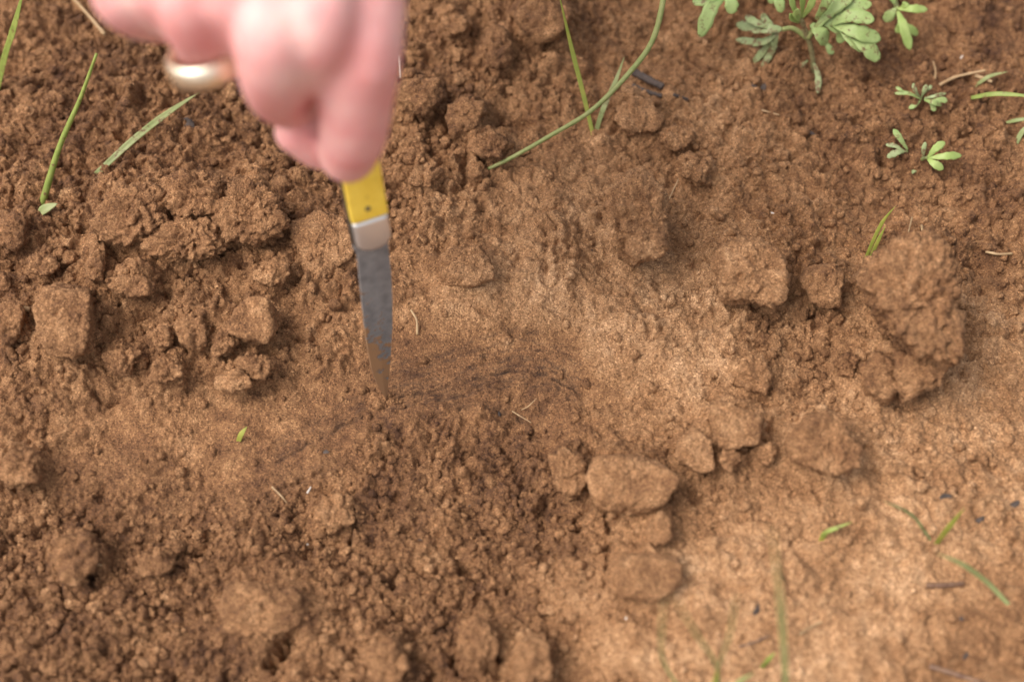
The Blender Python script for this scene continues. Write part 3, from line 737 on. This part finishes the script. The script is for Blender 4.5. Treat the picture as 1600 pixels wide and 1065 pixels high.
# flecks of charcoal and pale bits
def fleck(px, py, wpx, mat, name, label, cat, group=None):
    p = OG(px, py); s = wpx / ppm(p) / 2 * .66
    d, f = ico(2); n = rng.normal(size=(7, 3)); n /= np.linalg.norm(n, axis=1)[:, None]
    r = 1 / ((np.clip(d @ n.T, 0, None) / rng.uniform(.6, 1, 7)) ** 9).sum(1) ** (1 / 9)
    v = d * np.clip(r, .4, 1.5)[:, None] * s * np.array([1.35, .75, .38])
    o = link(name, mesh_np(name, v, f, False), mat); o.location = p + np.array([0, 0, s * .12]); o.rotation_euler = (random.uniform(-.3, .3), random.uniform(-.3, .3), random.uniform(0, 6.28))
    return tag(o, label, cat, group)
for px, py, w, lab in [(1475,778,20,"black charcoal bit on the pale crust behind the bent grass blade"), (1585,787,18,"bluish black charcoal bit on the crust near the yellow green blade"), (1182,950,22,"sooty charcoal fleck next to the tall upright grass blade"),
    (1505,965,12,"small charcoal crumb between the dark twig and the buried twig"), (1508,1026,14,"charcoal crumb by the long half buried twig"), (1530,812,20,"reddish dark bark bit below the black charcoal bit"),
    (1193,137,14,"black charcoal chip under the soiled lobed leaf"), (1265,208,18,"flat dark chip on the crust below the leafy plant"), (1178,133,14,"dark crumbly charcoal beside the black chip"),
    (508,706,12,"grey blue mineral fleck in the dark layer under the blade"), (780,645,10,"grey fleck in the dark layer of the scraped face"), (212,372,22,"dark peaty fleck on the broad lumpy clod"),
    (295,196,26,"dark moist peaty bit beside the dusty folded grass blade"), (115,522,18,"thin dark scratch of charcoal on the square clod")]:
    fleck(px, py, w, M_CHAR, "charcoal_fleck", lab, "charcoal")
for k in range(16):
    px, py = random.choice([(random.uniform(400, 900), random.uniform(680, 950)), (random.uniform(1100, 1600), random.uniform(620, 1050)), (random.uniform(640, 1600), random.uniform(120, 420)), (random.uniform(20, 420), random.uniform(90, 260))])
    fleck(px, py, random.uniform(4, 7), M_CHAR, "charcoal_fleck", "tiny black charcoal speck scattered on the brown soil", "charcoal", "scattered charcoal specks")
for px, py, w, lab in [(978,965,6,"white grain on the smooth crust below the blocky clod"), (722,418,6,"white speck on the flat hexagonal clod"), (750,272,9,"pale pinkish flake at the tip of the curved stem"),
    (1504,90,9,"white flake on the dark ground behind the feathery seedling"), (1208,333,8,"pale chip on the crust above the large rounded clod"), (735,678,5,"pale sand grain at the edge of the crumbly hollow"),
    (480,850,5,"pale chip beside the cracked flat clod"), (1425,517,8,"pale chip on the face of the ragged slab")]:
    fleck(px, py, w, M_WHITE, "pale_flake", lab, "flake")

# ------------------------------------------------------------------ leafy plants
def leaf(parent, mat, lobes, z0, name="leaf", fold=.22, thick=.00022):
    ps = []
    for (pts, wpx) in lobes:
        P = np.array([G(q[0], q[1], z0 + q[2]) for q in pts]); w = wpx / ppm(P[-1])
        ps.append(strip(P, w * .74, lobe_prof, 20, fold * .6, thick, teeth=.07, wave=.025))
    v, f = merge(ps); return part(name, v, f, mat, parent)
def stalk(parent, mat, pts, z0, r0, r1, name="stem"):
    P = np.array([G(q[0], q[1], z0 + q[2]) for q in pts]); s = ppm(P[0])
    v, f = tube(P, r0 / s, r1 / s, 20, 8, .06); return part(name, v, f, mat, parent)
b0 = OG(1272, 118); z0 = b0[2]
M_STEM_PALE = plant_material('stem_pale', (0.24, 0.19, 0.09), (0.34, 0.30, 0.14), spots=.5)
pl = empty("leafy_plant", b0); tag(pl, "largest leafy green plant with deeply lobed soil spattered leaves", "plant")
stalk(pl, M_STEM_PALE, [(1272,122,-.004),(1268,80,.012),(1258,48,.024),(1248,20,.034)], z0, 4.5, 4)
stalk(pl, M_STEM, [(1264,62,.018),(1240,45,.022),(1222,46,.022)], z0, 4.5, 3.5, "leaf_stalk")
stalk(pl, M_STEM, [(1262,60,.020),(1275,42,.026),(1300,22,.032)], z0, 5, 3.5, "leaf_stalk")
# large right leaf
leaf(pl, M_LEAF, [([(1275,45,.026),(1300,15,.034),(1335,-10,.040)], 26), ([(1285,42,.026),(1325,14,.034),(1362,6,.036)], 26), ([(1290,40,.026),(1330,25,.034),(1366,32,.034)], 28),
                  ([(1300,38,.027),(1338,50,.030),(1376,62,.026)], 30), ([(1318,42,.027),(1350,70,.026),(1374,95,.020)], 30), ([(1308,40,.027),(1330,62,.026),(1352,80,.022)], 22)], z0)
leaf(pl, M_LEAF, [([(1268,38,.026),(1282,52,.026),(1292,68,.020)], 30), ([(1292,40,.027),(1312,52,.024),(1314,68,.020)], 20), ([(1275,30,.03),(1290,5,.04),(1298,-20,.046)], 20)], z0)
# young shoot
leaf(pl, M_LEAF_YOUNG, [([(1250,30,.032),(1240,12,.040),(1234,-12,.048)], 12), ([(1252,28,.032),(1254,6,.042),(1252,-16,.05)], 12), ([(1254,28,.032),(1266,10,.042),(1274,-14,.05)], 14),
                        ([(1248,36,.028),(1238,30,.034),(1234,22,.038)], 12), ([(1252,34,.028),(1244,26,.036),(1246,14,.042)], 14)], z0)
# soiled drooping leaf
leaf(pl, M_LEAF_DIRTY, [([(1222,46,.022),(1195,44,.022),(1150,38,.016)], 26), ([(1214,46,.022),(1196,30,.024),(1190,22,.026)], 14), ([(1205,46,.022),(1178,34,.024),(1166,24,.022)], 16),
                        ([(1218,50,.021),(1190,66,.014),(1150,62,.008)], 16), ([(1214,52,.020),(1196,76,.010),(1176,100,.002)], 14), ([(1216,54,.020),(1206,80,.010),(1190,106,.003)], 13), ([(1208,50,.021),(1208,62,.016),(1212,76,.012)], 12)], z0)
leaf(pl, M_LEAF_DIRTY, [([(1262,95,.006),(1244,112,.004),(1238,138,.002)], 10), ([(1270,96,.006),(1278,118,.005),(1278,146,.002)], 12)], z0)
leaf(pl, M_LEAF, [([(1290,66,.006),(1296,76,.006),(1300,86,.005)], 14)], z0)
# neighbouring plants
b1 = OG(1120, -60); p1 = empty("leafy_plant", b1); tag(p1, "green plant with a long drooping leaf lobe above the curved stem", "plant")
stalk(p1, M_STEM, [(1120,-60,-.004),(1125,-30,.02),(1132,-14,.03)], b1[2], 6, 4)
leaf(p1, M_LEAF, [([(1138,-14,.034),(1112,12,.034),(1094,58,.024)], 28), ([(1134,-10,.034),(1110,-4,.036),(1082,4,.034)], 26), ([(1136,-14,.034),(1142,2,.034),(1144,22,.030)], 26), ([(1130,-14,.034),(1106,-14,.038),(1085,-12,.038)], 26)], b1[2])
b2 = OG(1215, -50); p2 = empty("leafy_plant", b2); tag(p2, "green leaf tip hanging between the drooping lobe and the young shoot", "plant")
stalk(p2, M_STEM, [(1215,-50,-.004),(1214,-30,.016),(1212,-14,.026)], b2[2], 5, 3.5)
leaf(p2, M_LEAF, [([(1210,-20,.03),(1216,-2,.032),(1221,20,.028)], 20), ([(1208,-16,.03),(1206,-4,.032),(1204,6,.03)], 16)], b2[2])
b3 = OG(1396, -20); p3 = empty("leafy_plant", b3); tag(p3, "bright green sprig with three narrow leaves right of the largest plant", "plant")
stalk(p3, M_STEM, [(1396,-20,-.004),(1398,0,.012),(1402,14,.018)], b3[2], 5, 3.5)
leaf(p3, M_LEAF_YOUNG, [([(1402,14,.018),(1425,14,.022),(1449,15,.020)], 16), ([(1406,14,.018),(1414,8,.022),(1416,4,.022)], 14)], b3[2])
leaf(p3, M_LEAF_YOUNG, [([(1403,18,.018),(1412,42,.016),(1422,78,.008)], 20), ([(1410,36,.017),(1424,46,.014),(1434,54,.010)], 16), ([(1406,34,.017),(1404,44,.014),(1404,52,.012)], 14)], b3[2])
leaf(p3, M_LEAF, [([(1400,14,.018),(1392,22,.016),(1383,34,.012)], 20), ([(1398,6,.02),(1392,-10,.024),(1388,-24,.026)], 20)], b3[2])
# seedlings
b4 = OG(1440, 160); p4 = empty("seedling", b4); tag(p4, "feathery seedling with many tiny leaves on the right ground", "seedling")
stalk(p4, M_STEM, [(1440,162,-.003),(1438,154,.003)], b4[2], 3, 2.5)
for lb in ([([(1436,154,.004),(1420,146,.006),(1398,146,.005)], 8), ([(1414,144,.006),(1406,140,.007),(1400,136,.007)], 7)], [([(1437,152,.004),(1430,142,.008),(1427,130,.010)], 9)], [([(1440,152,.004),(1444,142,.008),(1448,132,.010)], 9), ([(1446,146,.005),(1452,138,.008),(1456,134,.008)], 7)],
           [([(1444,154,.004),(1462,150,.006),(1478,146,.005)], 8)], [([(1444,156,.004),(1458,160,.006),(1472,164,.003)], 11), ([(1456,158,.005),(1470,156,.005),(1480,158,.004)], 12), ([(1452,158,.005),(1458,168,.003),(1460,174,.002)], 10)], [([(1438,158,.002),(1430,164,.002),(1420,170,.001)], 9)]):
    leaf(p4, random.choice((M_LEAF, M_LEAF_DIRTY)), lb, b4[2])
b5 = OG(1448, 252); p5 = empty("seedling", b5); tag(p5, "seedling with three broad bright leaflets on the right ground", "seedling")
stalk(p5, M_STEM, [(1436,254,-.003),(1442,248,.002),(1450,246,.004)], b5[2], 3, 2.5)
leaf(p5, M_LEAF_YOUNG, [([(1450,246,.004),(1462,232,.008),(1476,222,.008)], 15), ([(1452,247,.004),(1478,244,.007),(1502,243,.005)], 15), ([(1450,248,.004),(1460,256,.005),(1474,264,.003)], 16)], b5[2])
leaf(p5, M_LEAF_DIRTY, [([(1442,248,.004),(1443,234,.008),(1446,222,.010)], 9)], b5[2])
b6 = OG(1414, 240); p6 = empty("seedling", b6); tag(p6, "soil dusted seedling with a raised narrow leaf beside the three leaflet seedling", "seedling")
stalk(p6, M_STEM, [(1416,242,-.003),(1417,236,.002)], b6[2], 2.5, 2)
leaf(p6, M_LEAF, [([(1418,234,.003),(1406,216,.008),(1396,202,.010)], 12)], b6[2])
leaf(p6, M_LEAF_DIRTY, [([(1416,236,.003),(1402,238,.004),(1386,246,.002)], 13), ([(1412,236,.003),(1398,228,.004),(1384,226,.003)], 9)], b6[2])
b7 = OG(1430, 266); fleck(1429, 268, 14, M_LEAF_DIRTY, "leaf_scrap", "rounded leaf scrap below the dusted seedling", "leaf scrap")

# ------------------------------------------------------------------ knife
TIP = OG(604, 622); dt = float((TIP - CP) @ CF)
A0 = D(604, 622, dt); A1 = D(577, 355, dt - 0.074)      # tip, bolster centre
KU = A1 - A0; KL = np.linalg.norm(KU); KU /= KL
vw = A1 - CP; vw /= np.linalg.norm(vw)
KN = -(vw - (vw @ KU) * KU); KN /= np.linalg.norm(KN)   # flat side, towards the camera
KW = np.cross(KU, KN); KW /= np.linalg.norm(KW)
a_ = math.radians(14); KN, KW = KN * math.cos(a_) + KW * math.sin(a_), KW * math.cos(a_) - KN * math.sin(a_)
if KW[0] < 0: KW = -KW
def KP(px, py):                         # photo pixel on the knife's plane -> (along, across)
    r = ray(px, py); s = ((A0 - CP) @ KN) / (r @ KN); p = CP + r * s - A0
    return np.array([p @ KU, p @ KW])
def K3(a, w, n): return A0 + KU * a + KW * w + KN * n
knife = empty("pocket_knife", A0); tag(knife, "folding pocket knife with yellow handle, its soiled steel blade stuck in the soil", "knife")
rows = [((566,352),(604,350)), ((553,372),(605,366)), ((552,388),(607,380)), ((558,396),(608,400)), ((561,430),(611,425)), ((565,470),(613,470)), ((569,510),(613,510)), ((574,545),(611,545)), ((580,575),(609,575)), ((588,598),(607,600)), ((600,618),(605,622))]
V, F_ = [], []
for i, (l, r) in enumerate(rows):
    a, b = KP(*l), KP(*r); th = 0.0011 * (1 - 0.45 * i / len(rows))
    m1 = a * .45 + b * .55
    for (q, n) in ((a, th), (m1, th * .85), (b, .00008), (b, -.00008), (m1, -th * .85), (a, -th)): V.append(K3(q[0], q[1], n))
e = KP(608, 655)
for n in (.0004, .0003, .00005, -.00005, -.0003, -.0004): V.append(K3(e[0], e[1], n))
nr = len(rows) + 1
for i in range(nr - 1):
    for k in range(6): F_.append((i * 6 + k, i * 6 + (k + 1) % 6, (i + 1) * 6 + (k + 1) % 6, (i + 1) * 6 + k))
F_.append((5, 4, 3, 2, 1, 0)); F_.append(tuple((nr - 1) * 6 + k for k in range(6)))
M_STEEL, ns, L, b = new_mat("worn_steel_with_soil")
b.inputs['Roughness'].default_value = 0.42
geo = node(ns, "ShaderNodeNewGeometry")
n1 = node(ns, "ShaderNodeTexNoise"); n1.inputs['Scale'].default_value = 230; n1.inputs['Detail'].default_value = 5; L.new(geo.outputs['Position'], n1.inputs['Vector'])
cr = ramp(ns, [(0.3, (0.18, 0.183, 0.186)), (0.7, (0.31, 0.31, 0.305))]); L.new(n1.outputs[0], cr.inputs[0])
ca = node(ns, "ShaderNodeAttribute", attribute_name="soil_cover")
n2 = node(ns, "ShaderNodeTexNoise"); n2.inputs['Scale'].default_value = 230; n2.inputs['Detail'].default_value = 7; n2.inputs['Roughness'].default_value = .72; L.new(geo.outputs['Position'], n2.inputs['Vector'])
ad = node(ns, "ShaderNodeMath", operation='MULTIPLY_ADD'); L.new(n2.outputs[0], ad.inputs[0]); ad.inputs[1].default_value = 2.0; L.new(ca.outputs['Fac'], ad.inputs[2])
sr = ramp(ns, [(0.80, (0, 0, 0)), (0.90, (1, 1, 1))]); L.new(ad.outputs[0], sr.inputs[0])
mx = node(ns, "ShaderNodeMix", data_type='RGBA'); L.new(sr.outputs[0], mx.inputs[0]); L.new(cr.outputs[0], mx.inputs[6]); mx.inputs[7].default_value = (0.27, 0.14, 0.062, 1)
L.new(mx.outputs[2], b.inputs['Base Color'])
mm_ = node(ns, "ShaderNodeMath", operation='MULTIPLY_ADD'); L.new(sr.outputs[0], mm_.inputs[0]); mm_.inputs[1].default_value = -0.35; mm_.inputs[2].default_value = 0.35; L.new(mm_.outputs[0], b.inputs['Metallic'])
mr = node(ns, "ShaderNodeMath", operation='MULTIPLY_ADD'); L.new(sr.outputs[0], mr.inputs[0]); mr.inputs[1].default_value = 0.45; mr.inputs[2].default_value = 0.42; L.new(mr.outputs[0], b.inputs['Roughness'])
bu = node(ns, "ShaderNodeBump"); bu.inputs['Distance'].default_value = .0008; bu.inputs['Strength'].default_value = .7; L.new(sr.outputs[0], bu.inputs['Height']); L.new(bu.outputs[0], b.inputs['Normal'])
bl = part("blade", V, F_, M_STEEL, knife, smooth=False); bl["label"] = "tapered grey steel blade smeared with soil towards its point"
# finer blade so that the soil cover can fade along it
bmx = bmesh.new(); bmx.from_mesh(bl.data); bmesh.ops.subdivide_edges(bmx, edges=bmx.edges[:], cuts=3, use_grid_fill=True); bmx.to_mesh(bl.data); bmx.free()
co = np.array([v.co[:] for v in bl.data.vertices]); al = co @ KU / KL; ac = co @ KW
set_attr(bl.data, "soil_cover", np.clip(0.24 - 0.95 * al + (ac - np.interp(al, [0, 1], [0, -.004])) * -26, -.75, .24))
M_BOL, ns, L, b = new_mat("nickel_bolster"); b.inputs['Metallic'].default_value = .75; b.inputs['Base Color'].default_value = (0.74, 0.72, 0.68, 1); b.inputs['Roughness'].default_value = .34
M_LIN, ns, L, b = new_mat("dark_liner"); b.inputs['Metallic'].default_value = .9; b.inputs['Base Color'].default_value = (0.20, 0.19, 0.17, 1); b.inputs['Roughness'].default_value = .5
M_YEL, ns, L, b = new_mat("yellow_handle"); b.inputs['Roughness'].default_value = .38
tc = node(ns, "ShaderNodeNewGeometry"); ny_ = node(ns, "ShaderNodeTexNoise"); ny_.inputs['Scale'].default_value = 150; ny_.inputs['Detail'].default_value = 4; L.new(tc.outputs['Position'], ny_.inputs['Vector'])
cr = ramp(ns, [(0.35, (0.82, 0.55, 0.06)), (0.65, (0.90, 0.64, 0.09))]); L.new(ny_.outputs[0], cr.inputs[0])
ng = node(ns, "ShaderNodeTexNoise"); ng.inputs['Scale'].default_value = 420; ng.inputs['Detail'].default_value = 6; ng.inputs['Roughness'].default_value = .75; L.new(tc.outputs['Position'], ng.inputs['Vector'])
gr_ = ramp(ns, [(0.58, (0, 0, 0)), (0.70, (.75, .75, .75))]); L.new(ng.outputs[0], gr_.inputs[0])
mg = node(ns, "ShaderNodeMix", data_type='RGBA'); mg.inputs[7].default_value = (0.38, 0.22, 0.06, 1); L.new(gr_.outputs[0], mg.inputs[0]); L.new(cr.outputs[0], mg.inputs[6]); L.new(mg.outputs[2], b.inputs['Base Color'])
def slab(name, outline, n0, n1, mat, bevel, parent=knife):
    """outline in (along, across) metres, from n0 to n1 along the flat normal, edges bevelled"""
    bm = bmesh.new()
    vs = [bm.verts.new(K3(q[0], q[1], n0) - A0) for q in outline]; fc = bm.faces.new(vs)
    ex = bmesh.ops.extrude_face_region(bm, geom=[fc]); vv = [g for g in ex['geom'] if isinstance(g, bmesh.types.BMVert)]
    bmesh.ops.translate(bm, vec=Vector(KN * (n1 - n0)), verts=vv)
    bmesh.ops.recalc_face_normals(bm, faces=bm.faces[:])
    if bevel: bmesh.ops.bevel(bm, geom=bm.edges[:], offset=bevel, segments=3, profile=.6, affect='EDGES')
    me = bpy.data.meshes.new(name); bm.to_mesh(me); bm.free()
    me.polygons.foreach_set("use_smooth", [False] * len(me.polygons))
    return link(name, me, mat, parent)
# handle frame: line from bolster up into the hand
hb = KP(577, 352); ht = KP(562, 272); hd = ht - hb; hd /= np.linalg.norm(hd); hw = np.array([-hd[1], hd[0]]);  hw = hw if hw[1] > 0 else -hw
HWID = np.linalg.norm(KP(549, 340) - KP(606, 330)) / 2
def HQ(a, w): return hb + hd * a + hw * w
lo = (KP(577, 379) - hb) @ hd; mid = (KP(577, 329) - hb) @ hd
HLEN = 0.088
def outl(a0, a1, w, rnd0=0.0):
    out = [HQ(a0 + rnd0, -w), HQ(a1, -w), HQ(a1, w), HQ(a0 + rnd0, w)]
    if rnd0: out += [HQ(a0 + rnd0 * .3, w * .7), HQ(a0, w * .25), HQ(a0, -w * .25), HQ(a0 + rnd0 * .3, -w * .7)]
    return out
for sgn in (1, -1):
    o = slab("bolster", outl(lo, mid, HWID * .98, .004), .0012 * sgn, .0050 * sgn, M_BOL, .0019); o.data.polygons.foreach_set('use_smooth', [True] * len(o.data.polygons)); 
    hs_ = slab("handle_scale", outl(mid + .0002, HLEN, HWID), .0012 * sgn, .0049 * sgn, M_YEL, .0009)
    if sgn == 1: front_scale = hs_
    slab("liner", outl(lo + .002, HLEN, HWID * 1.04), .00035 * sgn, .00118 * sgn, M_LIN, 0)
bs = slab("back_spring", [HQ(lo + .004, -HWID * 1.10), HQ(HLEN, -HWID * 1.10), HQ(HLEN, -HWID * .6), HQ(lo + .004, -HWID * .6)], -.00033, .00033, M_LIN, 0)
pc = KP(568, 312)
pin = [(pc[0] + .0011 * math.cos(t), pc[1] + .0011 * math.sin(t)) for t in np.arange(14) * 6.283 / 14]
slab("pin", pin, .0030, .00515, M_LIN, 0, front_scale)

# ------------------------------------------------------------------ hand
def chain_mesh(pts):
    """(px, py, depth m, radius mm) joints -> closed tapered tube with round ends"""
    P = np.array([D(q[0], q[1], q[2] - .02) for q in pts]); R = np.array([q[3] * .00097 for q in pts])
    n = 12 * (len(pts) - 1) + 1
    C = spline(P, n); r = np.interp(np.linspace(0, len(pts) - 1, n), np.arange(len(pts)), R)
    T, S, N = frame(C, np.array([0.37, -0.6, 0.71])); seg = 20
    rings, cent = [], []
    for k in (80, 55, 30): rings.append((C[0] - T[0] * r[0] * math.sin(math.radians(k)), r[0] * math.cos(math.radians(k)), S[0], N[0]))
    for i in range(n): rings.append((C[i], r[i], S[i], N[i]))
    for k in (30, 55, 80): rings.append((C[-1] + T[-1] * r[-1] * math.sin(math.radians(k)), r[-1] * math.cos(math.radians(k)), S[-1], N[-1]))
    V = np.concatenate([c + np.stack([s * math.cos(a) * q + m * math.sin(a) * q for a in np.arange(seg) * 2 * math.pi / seg]) for c, q, s, m in rings])
    k = len(rings)
    F_ = [(i * seg + j, i * seg + (j + 1) % seg, (i + 1) * seg + (j + 1) % seg, (i + 1) * seg + j) for i in range(k - 1) for j in range(seg)]
    F_.append(tuple(range(seg - 1, -1, -1))); F_.append(tuple((k - 1) * seg + j for j in range(seg)))
    return V, F_
WR = (430, -470, .585)
HAND = [
 # index finger: back of hand, knuckle, down to the handle
 [(480,-430,.578,22), (560,-170,.540,15.5), (566,-40,.532,13.8), (565,70,.538,13.4), (557,150,.554,12.4), (552,205,.570,11.8), (543,242,.586,10.2)],
 [(455,-430,.578,22), (450,-150,.530,15), (432,10,.523,13.0), (430,75,.530,12.8), (432,122,.550,12.2), (446,150,.578,10.8), (490,140,.600,9.5)],
 [(430,-430,.578,22), (335,-150,.532,14.5), (308,-40,.526,12.4), (302,10,.532,12.0), (314,58,.548,9.8), (328,84,.578,9.2), (400,80,.612,8.5)],
 [(410,-430,.580,20), (235,-140,.540,13.5), (202,-45,.540,12.2), (202,-8,.546,12.2), (235,20,.570,10.2), (290,30,.600,8.5), (340,30,.618,7.5)],
 # flesh between the fingers
 [(508,-150,.526,14), (500,-20,.520,12), (498,50,.525,11), (496,100,.543,9.5)], [(392,-150,.526,14), (370,-30,.522,12), (366,10,.530,10.5), (368,50,.547,8.5)], [(285,-150,.532,13), (254,-40,.529,11.5), (254,-5,.538,10), (262,25,.554,8)],
 # thumb: behind the handle, tip showing left of the index finger
 [(490,-400,.590,20), (565,-150,.590,15.5), (562,20,.600,12.0), (555,150,.612,11.0), (516,224,.604,9.8), (460,207,.592,7.6)],
 # palm and heel
 [(430,-430,.590,22), (380,-160,.565,17), (330,-60,.575,14)], [(450,-430,.595,22), (480,-160,.572,18), (500,-40,.580,14)],
 # wrist and forearm
 [(440,-380,.580,24), (430,-520,.585,27), (425,-700,.590,30), (420,-1100,.61,38), (415,-1700,.64,44)],
 [(470,-380,.585,22), (470,-560,.592,24), (475,-800,.60,32), (470,-1100,.615,36)],
 # knuckle pads
 [(572,60,.532,9.5), (574,100,.537,9.5)], [(560,-120,.533,11), (562,-90,.532,11)], [(448,-120,.525,11), (444,-90,.524,11)], [(418,66,.526,9.5), (418,86,.529,9.5)], [(298,8,.529,8.5), (298,20,.531,8.5)],
]
v, f = merge([chain_mesh(c) for c in HAND])
org = D(430, -300, .54)
raw = bpy.data.objects.new("raw", mesh_np("raw", v - org, f)); COL.objects.link(raw)
md = raw.modifiers.new("r", 'REMESH'); md.mode = 'VOXEL'; md.voxel_size = 0.0013; md.use_smooth_shade = True
sm = raw.modifiers.new("s", 'SMOOTH'); sm.factor = 0.5; sm.iterations = 22
dg = bpy.context.evaluated_depsgraph_get()
hm = bpy.data.meshes.new_from_object(raw.evaluated_get(dg)); hm.name = "person"
bpy.data.objects.remove(raw)
hm.polygons.foreach_set("use_smooth", [True] * len(hm.polygons))
M_SKIN, ns, L, b = new_mat("skin")
tc = node(ns, "ShaderNodeNewGeometry").outputs['Position']
n1 = node(ns, "ShaderNodeTexNoise"); n1.inputs['Scale'].default_value = 55; n1.inputs['Detail'].default_value = 4; L.new(tc, n1.inputs['Vector'])
cr = ramp(ns, [(0.30, (0.68, 0.28, 0.26)), (0.50, (0.73, 0.37, 0.345)), (0.70, (0.77, 0.47, 0.42))]); L.new(n1.outputs[0], cr.inputs[0]); L.new(cr.outputs[0], b.inputs['Base Color'])
b.inputs['Roughness'].default_value = .58; b.inputs['Specular IOR Level'].default_value = .3
b.inputs['Subsurface Weight'].default_value = .25; b.inputs['Subsurface Radius'].default_value = (1, .35, .2); b.inputs['Subsurface Scale'].default_value = .004
n2 = node(ns, "ShaderNodeTexVoronoi", feature='DISTANCE_TO_EDGE'); n2.inputs['Scale'].default_value = 650; L.new(tc, n2.inputs['Vector'])
n4 = node(ns, "ShaderNodeTexNoise"); n4.inputs['Scale'].default_value = 160; n4.inputs['Detail'].default_value = 3; L.new(tc, n4.inputs['Vector'])
ad = node(ns, "ShaderNodeMath", operation='MULTIPLY_ADD'); L.new(n2.outputs[0], ad.inputs[0]); ad.inputs[1].default_value = .5; L.new(n4.outputs[0], ad.inputs[2])
bu = node(ns, "ShaderNodeBump"); bu.inputs['Distance'].default_value = .0006; bu.inputs['Strength'].default_value = .5; L.new(ad.outputs[0], bu.inputs['Height']); L.new(bu.outputs[0], b.inputs['Normal'])
hm.materials.clear()
hand = link("person", hm, M_SKIN); hand.location = org
tag(hand, "bare pinkish hand with curled knuckles pinching the yellow knife handle, gold ring on a finger", "person")
# ring
rc = D(319, 96, .533); rax = CU * -.73 + CF * .66 + CR * .16; rax = rax / np.linalg.norm(rax)
rs = np.cross(rax, CR); rs /= np.linalg.norm(rs); rt = np.cross(rax, rs)
prof_ = [(.0098, -.0040), (.0106, -.0042), (.0115, -.0028), (.0119, 0), (.0115, .0028), (.0106, .0042), (.0098, .0040), (.0095, 0)]
V = []; SEG = 64
for i in range(SEG):
    a = i * 2 * math.pi / SEG; dr = rs * math.cos(a) + rt * math.sin(a)
    for (r, h) in prof_: V.append(dr * r + rax * h)
F_ = [(i * 8 + k, ((i + 1) % SEG) * 8 + k, ((i + 1) % SEG) * 8 + (k + 1) % 8, i * 8 + (k + 1) % 8) for i in range(SEG) for k in range(8)]
M_GOLD, ns, L, b = new_mat("gold"); b.inputs['Metallic'].default_value = 1; b.inputs['Base Color'].default_value = (0.90, 0.80, 0.62, 1); b.inputs['Roughness'].default_value = .45
ring = link("ring", mesh_np("ring", V, F_), M_GOLD); ring.location = rc
tag(ring, "wide plain gold ring worn on the curled ring finger", "ring")
